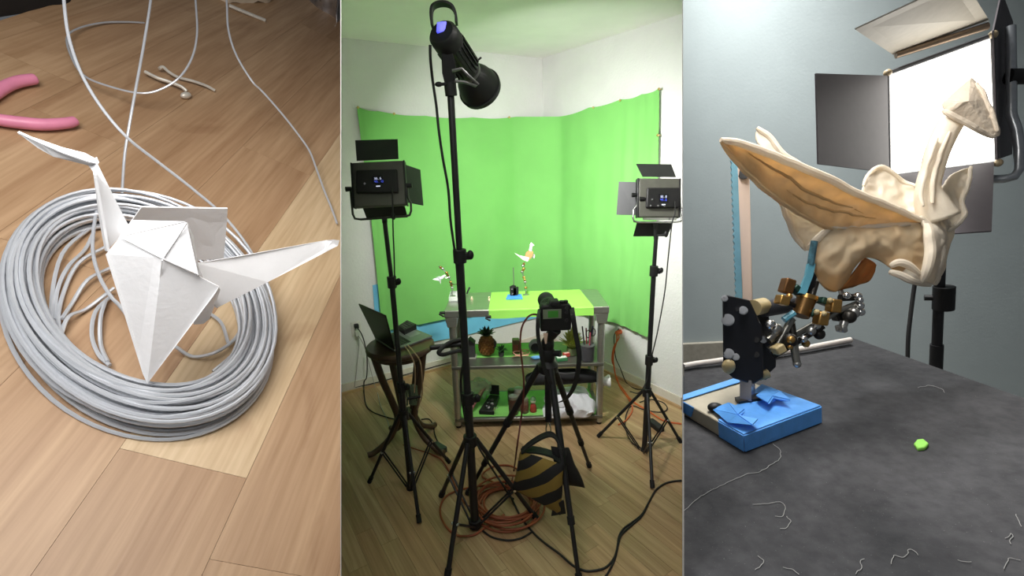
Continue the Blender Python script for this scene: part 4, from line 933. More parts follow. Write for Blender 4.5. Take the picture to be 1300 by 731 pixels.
small_box(719, 452, .04, .035, .026, (196, 80, 70), 'red topped carton right of the white carton', .4, (220, 190, 180))
p = ms(681, 455.5); tag(MB().sph(p + Z * .012, (.035, .018, .012), 14, 8, wob=.5).build('blue_cloth_scrap', mat('scrap_blue', (90, 150, 200), .7)), 'small crumpled light blue scrap beside the tripod head', 'scrap')
for i, (x, y, lab) in enumerate(((657, 453, 'loops of thin pink wire in front of the tin'), (666, 451, 'loops of thin pink wire right of the tin'))):
    p = ms(x, y); P = [p + V((.032 * math.cos(3 * a) * (1 - .2 * math.sin(a)), .022 * math.sin(2 * a + i), .022 + .016 * math.sin(a * 2 + 1))) for a in [2 * math.pi * k / 60 for k in range(60)]]
    tag(MB().tube(P, .002, 5, closed=True).build('wire_loop', mat('pink_wire', (196, 140, 120), .4, .3)), lab, 'wire')
# clamp arm on the left bench leg
p = atY(583, 437, 2.93); t = thing('clamp_arm', 'black two armed clamp gripping the left leg of the workbench', 'clamp', p)
MB().cyl(dep(546, 441.5, 2.84), dep(590, 436, 2.92), .016, n=12).build('upper_arm', BLKP, t)
MB().tube(spline([dep(589, 430, 2.92), dep(572, 434, 2.86), dep(560, 443, 2.82), dep(557, 448, 2.81), dep(563, 450, 2.82), dep(578, 446, 2.86), dep(592, 444, 2.9)], 5), .013, 8).build('lower_arm', BLKP, t)
MB().box(dep(589, 437, 2.94), (.05, .06, .085)).build('clamp_jaw', BLKP, t, bevel=.008)
for (x, y, lab) in ((561.5, 397, 'black spring clip on the left front corner of the bench top'), (620, 402, 'black spring clip holding the left edge of the green sheet')):
    p = atY(x, y, 2.95); t = thing('spring_clip', lab, 'clip', p)
    MB().box(p, (.035, .02, .016)).build('jaw', BLKP, t, bevel=.003)
    MB().cyl(p + V((-.018, -.008, -.006)), p + V((.012, -.03, -.016)), .006).build('lever', BLKP, t)
# ---- things on the lower shelf
BAGC = mat('clear_plastic', (206, 226, 200), .15, amt=.1, alpha=.42, bump=.8, bscale=22)
p = lsx(608, 520); t = thing('clear_bag', 'clear plastic bag with pink strips on the lower shelf', 'bag', p)
mb = MB(); mb.sph(p + V((-.005, .19, .08)), (.10, .07, .075), 20, 12, wob=.45); mb.build('film', BAGC, t, ang=30)
for i in range(7):
    a = lsx(595.5 + i * 1.2, 527 - i * .4) + Z * (.012 + .012 * i); b = lsx(611 + i * 1.3, 509 - i) + Z * (.05 + .008 * i); s = V((.014, .010, 0))
    MB().sheet([[a - s, a + s], [a.lerp(b, .5) - s + Z * .01, a.lerp(b, .5) + s + Z * .01], [b - s, b + s]], .004).build('pink_strip', mat('strip_pink', (196, 128, 130), .5, amt=.2), t)
p = lsx(617, 524); t = thing('black_case', 'open black case of small parts right of the pink strips', 'case', p)
q = [lsx(608, 526), lsx(627, 527), lsx(634, 506), lsx(622, 505)]
MB().prism(q, Z * .03).build('tray', BLKP, t, bevel=.004)
MB().prism([q[3] + Z * .03, q[2] + Z * .03, q[2] + Z * .10 + V((0, .02, 0)), q[3] + Z * .10 + V((0, .02, 0))], V((0, .008, 0))).build('lid', BLKP, t, bevel=.002)
rn = random.Random(3)
for i in range(9):
    a = q[0].lerp(q[1], rn.uniform(.15, .85)).lerp(q[3].lerp(q[2], .5), rn.uniform(.1, .7)) + Z * .036
    MB().sph(a, (.012, .010, .010), 8, 5, wob=.6).build('loose_part', mat('part_%d' % (i % 3), [(60, 74, 60), (40, 40, 44), (100, 100, 96)][i % 3], .4), t)
p = lsx(626, 525); t = thing('keys', 'small bunch of shiny keys in front of the black case', 'keys', p)
for i in range(4):
    a = p + V((.004 * i, -.01, .012 + .01 * i)); MB().cyl(a, a + V((.012 + .004 * i, -.005, .045 - .01 * i)), .0035, n=6).sph(a, (.009, .004, .009), 8, 5).build('key', CHROME, t)
def jar(px, py, r, h, c, lab, lc=(150, 152, 140), lcc=None):
    p = lsx(px, py); t = thing('jar', lab, 'jar', p, 'jars on the lower shelf')
    MB().lathe(p, Z, [(r * .9, 0), (r, .005), (r, h * .82), (r * .9, h * .88)], 24).build('body', mat('jar_' + lab[:12], c, .3, amt=.4, scale=45), t)
    MB().lathe(p + Z * h * .86, Z, [(r * .95, 0), (r * .98, .004), (r * .98, h * .14), (r * .9, h * .15)], 24).build('lid', mat('jarlid_' + lab[:12], lc, .35, .5), t)
    MB().lathe(p, Z, [(r * 1.01, h * .22), (r * 1.012, h * .23), (r * 1.012, h * .62), (r * 1.01, h * .63)], 24).build('label', mat('jarlab_' + lab[:12], lcc or (70, 52, 42), .6, amt=.5, scale=60), t)
jar(652, 525, .033, .14, (66, 46, 34), 'nearest dark jar of brown bits on the lower shelf', (128, 132, 120))
jar(659, 519, .034, .165, (120, 116, 100), 'taller glass jar with a grey lid behind the nearest jar', (160, 162, 150), (96, 66, 48))
jar(650, 513, .03, .12, (88, 96, 70), 'greenish jar at the back left of the jars', (80, 88, 66), (70, 92, 54))
jar(666, 523, .03, .11, (104, 80, 66), 'reddish jar half hidden behind the tripod leg', (130, 124, 110), (112, 70, 56))
p = lsx(677, 522); t = thing('figurine', 'small red and white figurine between the jars and the white bag', 'figurine', p)
MB().lathe(p, Z, [(.022, 0), (.026, .01), (.02, .05), (.012, .065)], 16).build('robe', mat('fig_red', (150, 56, 44), .5, amt=.3, scale=40), t)
MB().sph(p + Z * .085, .021, 14, 9).build('head', mat('fig_pale', (198, 196, 176), .5), t)
MB().lathe(p + Z * .094, Z, [(.022, 0), (.018, .012), (.003, .026)], 14).build('hat', mat('fig_green', (90, 128, 84), .5), t)
def lump(name, pts, base, h, m, lab, cat, amp=.02, freq=18, seed=1.0):
    P = [base(x, y) for x, y in pts]; c = sum(P, V()) / len(P); ring = spline(P + [P[0]], 6)[:-1]; n = len(ring); vs = []
    for j in range(11):
        t = j / 10; k = (1 - t ** 2.6) ** .5 if t < 1 else 0
        for p in ring:
            q = c + (p - c) * k + Z * h * t; q = q + noise.noise_vector(q * freq + V((seed, 0, 0))) * amp * min(1, t * 5)
            if q.z < LS + .001: q.z = LS + .001
            vs.append(q)
    mb = MB().add(vs, [(j * n + i, j * n + (i + 1) % n, (j + 1) * n + (i + 1) % n, (j + 1) * n + i) for j in range(10) for i in range(n)] + [tuple(range(n))[::-1]])
    return tag(mb.build(name, m, ang=30), lab, cat)
lump('plastic_bag', [(690, 529), (706, 531), (726, 530), (748, 529), (752, 518), (744, 508), (720, 505), (697, 509), (689, 517)], lsx, .165, mat('bag_white', (214, 214, 220), .45, amt=.06, bump=.5, bscale=20), 'crumpled white plastic bag filling the right of the lower shelf', 'bag', .04, 15, 2)
p = atY(712, 479, 3.02); t = thing('black_pouch', 'long black padded pouch lying on top of the white bag', 'pouch', p)
P = spline([atY(669, 483, 3.04), atY(675, 481, 3.03), atY(690, 479, 3.02), atY(712, 478, 3.03), atY(738, 477, 3.05), atY(752, 478, 3.06), atY(757, 480, 3.07)], 5)
MB().tube(P, [.026 + .030 * math.sin(math.pi * min(1, i / (len(P) - 1) * 1.0)) ** .6 for i in range(len(P))], 14).build('pouch', mat('pouch_black', (18, 18, 20), .8, bump=.3, bscale=30), t)
MB().tube(spline([atY(700, 472, 2.97), atY(716, 474, 2.95), atY(735, 473, 2.97)], 5), .006, 7).build('zip', mat('zip_grey', (60, 60, 62), .5), t)
p = atY(768, 484, 3.02); t = thing('white_can', 'white cylinder poking out behind the right front leg of the bench', 'can', p)
MB().lathe(atY(756, 484, 3.06), (1, -.05, .02), [(.02, 0), (.032, .004), (.032, .07), (.045, .09), (.047, .10), (.03, .10)], 22).build('barrel', mat('can_white', (200, 200, 196), .45), t)
MB().lathe(atY(756, 484, 3.06), (1, -.05, .02), [(.034, .03), (.0345, .031), (.0345, .045), (.034, .046)], 22).build('band', mat('can_band', (130, 130, 128), .45), t)
# ---- things on the bench top
p = fl(576, 380, TZ); t = thing('clear_tray', 'flat clear plastic tray at the left end of the bench top', 'tray', p)
q = [fl(570, 383, TZ + .001), fl(585, 382.5, TZ + .001), fl(586, 374, TZ + .001), fl(572, 374.5, TZ + .001)]
TRAY = mat('tray_plastic', (206, 214, 206), .2, amt=.05)
MB().prism(q, Z * .006).build('tray_base', TRAY, t)
for i in range(4):
    a, b = q[i], q[(i + 1) % 4]; w__ = (Z.cross(b - a)).normalized() * .004; MB().prism([a, b, b + w__, a + w__], Z * .03).build('tray_wall', TRAY, t)
p = fl(592.5, 374, TZ); tag(MB().cyl(p + Z * .006, p + V((.02, .01, .045)), .006, n=10).sph(p + V((.021, .0105, .047)), .008, 8, 6).build('marker', BLKP), 'small black marker propped behind the clear tray', 'marker')
for x, y, lab in ((599, 380.5, 'small pale knob on the bare steel, left of two'), (621, 380.5, 'small pale knob beside the green sheet edge, right of two')):
    p = fl(x, y, TZ); tag(MB().lathe(p, Z, [(.008, 0), (.009, .004), (.005, .012), (.007, .02), (.004, .025)], 12).build('knob', mat('knob_pale', (210, 200, 160), .4)), lab, 'knob')
BRZ = mat('brass', (190, 148, 86), .3, .9, amt=.15); SIL = mat('silver_joint', (170, 170, 166), .3, .9, amt=.1)
def armature(pts, Y, name, lab, loc):
    t = thing(name, lab, 'armature', loc)
    P = [atY(x, y, Y) for x, y in pts]
    for i in range(len(P) - 1):
        MB().cyl(P[i], P[i + 1], .0045, n=8).build('rod', SIL if i % 2 else mat('rod_dark', (92, 88, 74), .4, .7), t)
        MB().sph(P[i + 1], (.012, .010, .010), 10, 6).build('ball_joint', BRZ if i % 2 else SIL, t)
        if i % 2 == 0: MB().box(P[i].lerp(P[i + 1], .5), (.016, .014, .018), M.Rotation(.5 + i, 3, 'Y')).build('clamp_block', BRZ, t, bevel=.002)
    b = V((P[-1].x, P[-1].y, TZ + .004)); MB().cyl(P[-1], b, .004, n=8).lathe(b, Z, [(.022, 0), (.022, .006), (.008, .01)], 16).build('foot', SIL, t)
    return t
armature([(557, 338), (562, 341), (567, 346), (570, 352), (572, 358), (574, 365)], 3.30, 'jointed_arm', 'jointed brass and silver arm standing at the left of the bench top', atY(574, 372, 3.30))
def mini_bird(f, name, lab, loc, wing, body, neck, head, m2):
    t = thing(name, lab, 'bird puppet', loc)
    def pl(n_, pts, m_=None, d=.012): MB().prism([f(x, y, o) for x, y, o in pts], V((0, d, 0))).build(n_, m_ or PAPER, t, smooth=False)
    for w_ in wing: pl('wing', w_, None, .004)
    pl('body', body, m2, .03); P = [f(*q) for q in neck]; MB().tube(spline(P, 4), [.012 - .005 * i / (len(neck) * 4) for i in range((len(neck) - 1) * 4 + 1)], 8).build('neck', PAPER, t); pl('head', head, None, .014)
    return t
def f1(x, y, o): return atY(x, y, 3.28 + o)
mini_bird(f1, 'bird_puppet', 'white and tan bird puppet held above the green sheet by a thin arm', f1(668, 332, 0), [[(653, 321, -.04), (659, 324, -.02), (672, 327, 0), (670, 332, 0), (664, 330, -.01)], [(676, 322, .03), (679, 323, .04), (678.5, 328, .03), (674, 327, .02)]],
    [(666, 327, 0), (668, 321, 0), (673, 318, 0), (677, 320, 0), (676, 325, 0), (672, 330, 0), (668, 331, 0)], [(673.5, 322, .012), (673.5, 318, .012), (674, 314, .012), (674.5, 312, .012)], [(672.5, 311, .005), (674.5, 308, .005), (678.5, 311.5, .005), (674.5, 313, .005)], mat('puppet_tan', (178, 134, 84), .7, amt=.15, scale=40))
def f2(x, y, o): return atY(x, y, 3.26 + o)
mini_bird(f2, 'paper_bird', 'small pale paper bird hanging left of the jointed arm', f2(558, 358, 0), [[(549, 354.5, -.02), (553, 353, 0), (559, 354, 0), (558, 356.5, 0)], [(556, 354, 0), (560, 356, .01), (559.5, 360.5, .02), (557.5, 357, .01)]], [(553, 353, 0), (557, 351.5, 0), (561, 353, 0), (559, 356, 0), (555, 356, 0)], [(558.5, 353.5, .01), (561, 352.5, .01), (563, 350.5, .01)], [(562, 350, .004), (564, 349, .004), (566, 350.5, .004), (563.5, 351.5, .004)], mat('paper_lilac', (196, 206, 204), .7))
tag(MB().tube(spline([f2(559, 354, .02), f2(562, 352.5, .025), f2(567, 352.5, .03), f2(570, 352.5, .035)], 4), .0025, 6).build('hanging_rod', SIL), 'thin rod joining the small paper bird to the jointed arm', 'rod')
tag(MB().tube(spline([atY(571, 355, 3.3), atY(574, 360, 3.29), atY(577, 361, 3.28), atY(580, 360.5, 3.27)], 4), .003, 6).build('bent_wire', mat('rod_dark', (92, 88, 74))), 'short bent dark wire curling right from the jointed arm', 'wire')
armature([(666, 333), (664, 337), (665, 341), (663, 345), (665, 352), (667, 358), (667.5, 365)], 3.28, 'jointed_arm', 'thin jointed arm rising from the green sheet to the bird puppet', atY(667, 372, 3.28))
# blue taped base with the little rig
TAPE = mat('blue_tape', (66, 138, 214), .6, amt=.1, scale=30)
p = fl(653, 378, TZ + .005); t = thing('puppet_rig', 'small black puppet rig with a tall rod on a blue taped base', 'puppet rig', p)
MB().prism([fl(642.5, 380.5, TZ + .0055), fl(663.5, 380, TZ + .0055), fl(662, 375, TZ + .0055), fl(644.5, 375.5, TZ + .0055)], Z * .012).build('taped_base', TAPE, t, bevel=.002)
Yr = fl(653, 378, TZ).y
MB().prism([atY(647.5, 377, Yr), atY(647, 364, Yr), atY(651, 362, Yr), atY(655, 363, Yr), atY(655.5, 374, Yr), atY(653, 377.5, Yr)], V((0, .012, 0))).build('side_plate', BLKP, t)
MB().prism([atY(652, 376, Yr), atY(652, 366, Yr), atY(658, 365, Yr), atY(658.5, 372, Yr), atY(656, 376, Yr)], V((0, .012, 0)) + V((0, .02, 0))).build('side_plate', BLKP, t)
for x, y in ((650, 367), (650.5, 373), (652.5, 376.5)): MB().cyl(atY(x, y, Yr), atY(x, y, Yr - .012), .006, n=8).build('bolt', CHROME, t)
MB().box(atY(652, 352, Yr + .012), (.0065, .008, atY(652, 340, Yr).z - atY(652, 365, Yr).z)).build('rod', mat('rod_grey', (98, 104, 92), .5, .3), t)
MB().cyl(atY(652.5, 379.5, Yr) , atY(652.5, 375, Yr), .008).build('post', CHROME, t)
# ================================================================== RIGHT BAY: the bird puppet close up
WR = mat('grey_wall', (152, 162, 163), .9, amt=.03, scale=3, bump=.1, bscale=40)
vd = raw(1083, 365).normalized(); nW = -(vd - UR * vd.dot(UR)).normalized()
WP = dep(1083, 300, 4.6)
def wl(px, py): return onpl(px, py, WP, nW)
def clipR(poly): return clip(poly, CAM, nRL)
wx = UR.cross(nW).normalized()
o = WP; FH = -2.3
q = [o - wx * 4 + UR * 4.2, o + wx * 5 + UR * 4.2, o + wx * 5 - UR * 3, o - wx * 4 - UR * 3]
fz = T0 + UR * FH
wbot = (o - fz).dot(UR)
q = [o - wx * 5 + UR * 3.4, o + wx * 4.5 + UR * 3.4, o + wx * 4.5 - UR * wbot, o - wx * 5 - UR * wbot]
slab('wall_back', clipR(q), -nW * .05, WR, 'plain grey wall behind the bird puppet')
q = [o - wx * 5 - UR * wbot, o + wx * 4.5 - UR * wbot, o + wx * 4.5 - UR * wbot + nW * 4.3, o - wx * 5 - UR * wbot + nW * 4.3]
slab('floor', clipR(q), -UR * .05, mat('grey_floor', (110, 106, 100), .7), 'grey floor under the black table')
TABW = mat('table_black', (36, 36, 38), .6)
CLOTH = bpy.data.materials.new('black_mat'); CLOTH.use_nodes = True
_n = CLOTH.node_tree.nodes; _l = CLOTH.node_tree.links; _b = _n['Principled BSDF']; _b.inputs['Roughness'].default_value = .85; _b.inputs['Specular IOR Level'].default_value = .25
tc_ = _n.new('ShaderNodeTexCoord')
def _noise(sc, det, a, b_):
    z_ = _n.new('ShaderNodeTexNoise'); z_.inputs['Scale'].default_value = sc; z_.inputs['Detail'].default_value = det; _l.new(tc_.outputs['Object'], z_.inputs['Vector'])
    r_ = _n.new('ShaderNodeMapRange'); r_.inputs['From Min'].default_value = a; r_.inputs['From Max'].default_value = b_; _l.new(z_.outputs['Fac'], r_.inputs['Value']); return r_.outputs[0]
na, nb_, nc_ = _noise(3.2, 5, .35, .75), _noise(320, 2, .70, .80), _noise(34, 3, .35, .7)
m1 = _n.new('ShaderNodeMix'); m1.data_type = 'RGBA'; m1.inputs['A'].default_value = s2l((50, 51, 53)); m1.inputs['B'].default_value = s2l((84, 84, 86)); _l.new(na, m1.inputs['Factor'])
m2_ = _n.new('ShaderNodeMix'); m2_.data_type = 'RGBA'; m2_.blend_type = 'MULTIPLY'; m2_.inputs['B'].default_value = (.72, .72, .74, 1); _l.new(m1.outputs['Result'], m2_.inputs['A']); _l.new(nc_, m2_.inputs['Factor'])
m3_ = _n.new('ShaderNodeMix'); m3_.data_type = 'RGBA'; m3_.inputs['B'].default_value = s2l((120, 120, 118)); _l.new(m2_.outputs['Result'], m3_.inputs['A']); _l.new(nb_, m3_.inputs['Factor'])
_l.new(m3_.outputs['Result'], _b.inputs['Base Color'])
bp_ = _n.new('ShaderNodeBump'); bp_.inputs['Strength'].default_value = .3; bp_.inputs['Distance'].default_value = .004; _l.new(nc_, bp_.inputs['Height']); _l.new(bp_.outputs[0], _b.inputs['Normal'])
tp = [rp(868.5, 468), rp(1080, 428), rp(1302, 506), rp(1420, 560), rp(1420, 900), rp(868.5, 900)]
tb = thing('table', 'table covered in black under the bird puppet rig', 'table', rp(1080, 560) + UR * FH)
tp2 = clipR([p - UR * .006 for p in tp])
MB().prism(tp2, -UR * .05).build('tabletop', TABW, tb, smooth=False)
cT = sum(tp, V()) / len(tp)
for p in tp:
    a = p.lerp(cT, .12) - UR * .054; MB().cyl(a, a + UR * (FH + .054), .03, n=14).build('leg', TABW, tb)
co = MB().prism(clipR(tp), -UR * .004).build('black_cloth', CLOTH, smooth=False); tag(co, 'dusty black cloth covering the table top under the puppet', 'cloth')
WCORD = mat('white_cord', (214, 206, 198), .5)
tag(MB().tube(spline([rp(868, 464.5, .02), rp(885, 461.5, .02), rp(905, 459, .022), rp(930, 455.5, .022), rp(975, 450, .02), rp(1015, 443.5, .02), rp(1050, 437, .02), rp(1080, 431.5, .02)], 6), .0125, 10).build('white_cable', WCORD), 'white cord lying along the back edge of the black table', 'cable')
tr_ = [wl(850, 436), wl(930, 432), wl(930, 470), wl(850, 476)]
struct(MB().prism(clipR(tr_), nW * .06).build('trim_1', mat('trim_beige', (142, 138, 126), .7), smooth=False), 'beige ledge on the wall beyond the white cable')
# ---- lint on the cloth
LINT = mat('lint_white', (150, 150, 148), .8)
lints = [([(868, 648), (890, 630), (920, 614), (945, 603), (965, 598), (978, 590), (990, 583), (990, 572), (982, 563)], 'long wavy white thread running from the left edge towards the blue base'),
    ([(955, 640), (975, 639), (990, 637), (996, 645), (993, 654), (984, 655)], 'pale hooked thread left of the middle of the cloth'),
    ([(990, 671), (1000, 668), (1003, 660), (999, 655)], 'short pale thread below the hooked one'),
    ([(1132, 715), (1136, 705), (1148, 707), (1156, 697), (1165, 704)], 'curled white thread near the bottom middle of the cloth'),
    ([(960, 724), (970, 712), (962, 706)], 'bent white thread at the bottom, second from the left'), ([(994, 720), (1005, 722), (1013, 728)], 'short white thread at the bottom left of the middle'),
    ([(1085, 728), (1094, 722), (1092, 712), (1097, 710)], 'small curled thread at the bottom just left of the curled one'), ([(1216, 710), (1222, 712), (1231, 712)], 'tiny straight thread at the bottom right'),
    ([(1274, 722), (1280, 708), (1296, 711)], 'white thread near the bottom right corner'), ([(1276, 683), (1284, 677), (1282, 690)], 'small forked thread above the bottom right corner'), ([(1290, 652), (1294, 660), (1297, 668)], 'short thread at the right edge of the cloth'),
    ([(1165, 492), (1180, 489), (1195, 493), (1200, 498)], 'faint thread far back on the cloth')]
for pts, lab in lints:
    tag(MB().tube([p + noise.noise_vector(p * 70) * .004 - UR * (noise.noise_vector(p * 70) * .004).dot(UR) for p in spline([rp(x, y, .003) for x, y in pts], 9)], .0007, 5).build('lint_thread', LINT), lab, 'thread', 'lint threads on the black cloth')
P = [rp(x, y, .0) for x, y in ((1160, 567), (1164, 562), (1172, 561), (1179, 567), (1174, 572), (1165, 573))]
tag(MB().prism(P, UR * .012).build('green_scrap', mat('scrap_green', (150, 220, 96), .7), bevel=.003), 'small bright green scrap lying on the black cloth', 'scrap')
# ---- blue taped base
rig = thing('puppet_rig', 'puppet rig with black plates on a blue taped wooden base', 'puppet rig', rp(955, 520))
h = .058
bq = [rp(866.5, 512, h), rp(935, 481, h), rp(1041, 517, h), rp(946, 553, h)]
bq = [rp(860, 505, h), rp(940, 479, h), rp(1041, 516, h), rp(944, 552, h)]
bqc = clip(bq, CAM, nRL)
def low(P): return [p - UR * (h - .002) for p in P]
MB().prism(low(bqc), UR * (h - .004)).build('wood_block', mat('block_wood', (176, 168, 148), .6, amt=.08, scale=14), rig, bevel=.004)
ce = sum(bq, V()) / 4
def off(p): return ce + (p - ce) * 1.01 + UR * .001
TP2 = mat('blue_tape_big', (92, 162, 238), .5, amt=.10, scale=22, bump=.35, bscale=18)
a, b, c, d = [off(p) for p in bq]
# tape wrapped over the right half, the back edge and the left tip
def strip(name, quads, th=.004):
    mb = MB()
    for qd in quads: mb.prism(clip(qd, CAM, nRL), UR * th if abs((qd[1] - qd[0]).cross(qd[2] - qd[0]).normalized().dot(UR)) > .5 else (ce - sum(qd, V()) / 4).normalized() * -th)
    return mb.build(name, TP2, rig, bevel=.0015)
dn = -UR * (h - .003)
m_ad = a.lerp(d, .66); m_bc = b.lerp(c, .30)
strip('tape_strip', [[m_ad, m_bc, c, d], [d, c, c + dn, d + dn], [m_ad + dn, m_ad, d, d + dn], [m_bc, c, c + dn, m_bc + dn]])
strip('tape_strip', [[a, b, b.lerp(c, .12), a.lerp(d, .10)], [a + dn * .8, a, a.lerp(d, .30), a.lerp(d, .24) + dn * .8], [a, b, b + dn, a + dn]])
for i, (pts, hh) in enumerate((([(905, 520), (925, 512), (945, 520), (940, 528), (962, 533), (955, 540), (925, 537)], .03), ([(960, 503), (972, 494), (990, 497), (1003, 508), (985, 507), (975, 512)], .03))):
    c_ = V(); P = [rp(x, y, h + .004 + hh * (.2 + .8 * abs(math.sin(k * 2.1 + i)))) for k, (x, y) in enumerate(pts)]
    q0 = rp(sum(x for x, y in pts) / len(pts), sum(y for x, y in pts) / len(pts), h + .004 + hh)
    mb = MB()
    for k in range(len(P)): mb.add([q0, P[k], P[(k + 1) % len(P)]], [(0, 1, 2)])
    ob = mb.build('loose_tape', TP2, rig, smooth=False, fix=False); so_ = ob.modifiers.new('solid', 'SOLIDIFY'); so_.thickness = .004
MB().sph(rp(908, 517, h + .012), (.026, .018, .016), 14, 8).build('black_nut', BLKP, rig)
MB().prism([rp(933, 508, h + .002), rp(962, 503, h + .002), rp(968, 509, h + .002), rp(938, 514, h + .002)], UR * .012).build('post_foot', BLKP, rig)
zB = (R3.transposed() @ (rp(950, 508, h) - CAM)).z
def D(x, y, dz=0.0): return dep(x, y, zB + dz)
vw = raw(955, 420).normalized()
POST = mat('post_silver', (190, 190, 196), .25, .85)
MB().cyl(rp(949, 508, h + .004), D(949, 482), .026, n=4).build('post', POST, rig, smooth=False)
PLT = mat('plate_black', (24, 25, 30), .35, amt=.1)
MB().prism([D(*q, -.02) for q in ((917, 377), (921, 374), (952, 381), (957, 392), (967, 413), (969, 440), (969, 480), (958, 487), (949, 486), (930, 480), (918, 467))], vw * .035).build('front_plate', PLT, rig, bevel=.004)
MB().prism([D(*q, .06) for q in ((950, 388), (975, 398), (986, 440), (985, 466), (976, 474), (974, 482), (964, 482), (955, 460))], vw * .035).build('rear_plate', PLT, rig, bevel=.004)
GEAR = mat('gear_tan', (178, 160, 116), .5)
MB().cyl(D(956, 391, .0), D(969, 388, .05), .028, n=18).build('spacer', GEAR, rig)
MB().cyl(D(968, 392, .05), D(1004, 386, .10), .03, n=18).build('motor_body', mat('motor_dark', (70, 72, 78), .4, .4), rig)
BOLT = mat('bolt_steel', (206, 208, 212), .25, .6)
def bolt(x, y, r, dz=-.02, m=BOLT):
    mb = MB().cyl(D(x, y, dz), D(x, y, dz - .018), r, n=6); mb.cyl(D(x, y, dz + .002), D(x, y, dz - .005), r * 1.2, n=16); mb.build('bolt', m, rig, smooth=True)
for x, y, r in ((924, 406, .017), (943.5, 394, .012), (925, 449, .015), (934, 453, .010), (920, 379, .009)): bolt(x, y, r)
MB().sph(D(925, 465, -.03), (.022, .018, .026), 12, 8).build('brass_nut', GEAR, rig)
for x, y in ((960, 431), (960, 450)): MB().cyl(D(x, y, -.022), D(x, y, -.012), .010, n=14).build('bolt_hole', BLKP, rig)
MB().cyl(D(966, 432, .0), D(969, 431, -.02), .012).build('bolt', CHROME, rig)
MB().cyl(D(962, 478, .03), D(975, 474, .03), .016, n=10).build('foot_nut', GEAR, rig)
# saw blade and pale wooden strip clamped upright
t_ = thing('saw_blade', 'light blue toothed saw blade standing upright behind the black plates', 'saw blade', D(941, 380, .08))
L_, Rr = [], []
nt = 46
for i in range(nt + 1):
    y = 204 + (384 - 204) * i / nt; xl = 928.5 + 6.5 * i / nt; L_.append(D(xl - (0 if i % 2 else 1.6), y, .10)); Rr.append(D(xl + 7.2, y, .10))
MB().sheet([[a, b] for a, b in zip(L_, Rr)], .006).build('blade', mat('blade_blue', (118, 168, 188), .45, .2), t_, smooth=False)
t_ = thing('wooden_strip', 'pale wooden strip with a dark hole standing beside the blue saw blade', 'wooden strip', D(950, 380, .08))
MB().prism([D(936.5, 212, .12), D(941, 206, .12), D(949, 210, .12), D(951.5, 222, .12), D(955.5, 384, .12), D(942.5, 384, .12)], vw * .012).build('strip', mat('strip_wood', (206, 186, 172), .6, amt=.08, scale=12, stretch=(1, 1, .2)), t_, bevel=.002)
MB().lathe(D(944.5, 220, .118), -vw, [(.022, 0), (.022, .006)], 18).build('hole', BLKP, t_)
# ---- jointed armature from the rig to the bird
arm_ = thing('jointed_arm', 'jointed arm of brass blocks and silver rods under the bird puppet', 'armature', D(1010, 430, -.02))
RODM = mat('rod_silver', (150, 148, 140), .28, .9, amt=.1); DK = mat('joint_dark', (52, 50, 46), .4, .6); GRN = mat('joint_green', (34, 66, 56), .4, .4); TEAL = mat('teal_tube', (92, 156, 176), .4)
def rod(x0, y0, z0, x1, y1, z1, r, m=RODM, name='rod', n=10): return MB().cyl(D(x0, y0, z0), D(x1, y1, z1), r, n=n).build(name, m, arm_)
def block(x, y, dz, w_, h_, m=BRZ, ang=0.0, name='clamp_block', dpt=.04):
    rot = R3 @ M(((1, 0, 0), (0, -1, 0), (0, 0, -1))) @ M.Rotation(ang, 3, 'Z'); k = (zB + dz) / F
    return MB().box(D(x, y, dz), (w_ * k, h_ * k, dpt), rot).build(name, m, arm_, bevel=.005)
def ball(x, y, dz, r, m=CHROME, name='ball_joint'): return MB().sph(D(x, y, dz), r * (zB + dz) / F, 14, 9).build(name, m, arm_)
rod(975, 444, .0, 1062, 396, -.02, .011); rod(982, 452, .0, 1045, 414, -.03, .010, DK); rod(985, 441, -.02, 1006, 404, -.03, .012); rod(1004, 404, -.02, 1010, 446, -.04, .011, DK)
rod(1007, 436, -.05, 1012, 462, -.06, .012); ball(1012, 462, -.06, 5, SIL); block(988, 443, -.05, 13, 11, GEAR, .5); rod(975, 432, -.02, 990, 420, -.02, .016); ball(978, 412, -.03, 6.5); ball(985, 418, -.02, 8, SIL); ball(1003, 432, -.05, 9, DK); ball(1004, 431, -.07, 5, BRZ); ball(1020, 430, -.05, 5); ball(1030, 420, -.05, 5.5, SIL); ball(1037, 413, -.05, 5); ball(1023, 436, -.03, 5, BRZ); ball(1040, 424, -.02, 7, DK); ball(1003, 440, -.06, 3.5, BRZ)
ob = MB().cyl(D(1025, 376, -.03), D(1016, 401, -.04), .030, .027, n=18).build('barrel', mat('barrel_brass', (112, 84, 48), .35, .8, amt=.2), arm_)
MB().cyl(D(1025.5, 374, -.03), D(1024, 379, -.03), .033, n=18).build('barrel_rim', BRZ, ob)
block(999, 363, -.05, 13, 19, mat('block_brown', (112, 78, 44), .4, .6), -.3); block(993, 381, -.06, 13, 12, BRZ, -.3); block(1011, 368, -.03, 14, 9, GRN, -.7); ball(1006, 360, -.06, 4, BRZ); ball(1002, 376, -.07, 4, BRZ); rod(1000, 384, -.04, 1014, 390, -.03, .008, DK)
block(1050, 384, -.03, 22, 9, GRN, -.35); block(1058, 388, -.06, 13, 17, BRZ, -.1); ball(1054, 381, -.08, 3.5, GEAR)
block(1034, 398, -.04, 16, 10, GRN, -.3); block(1042, 404, -.07, 13, 17, BRZ, -.15); ball(1037, 396, -.09, 3.5, GEAR); ball(1046, 398, -.09, 3.5, GEAR)
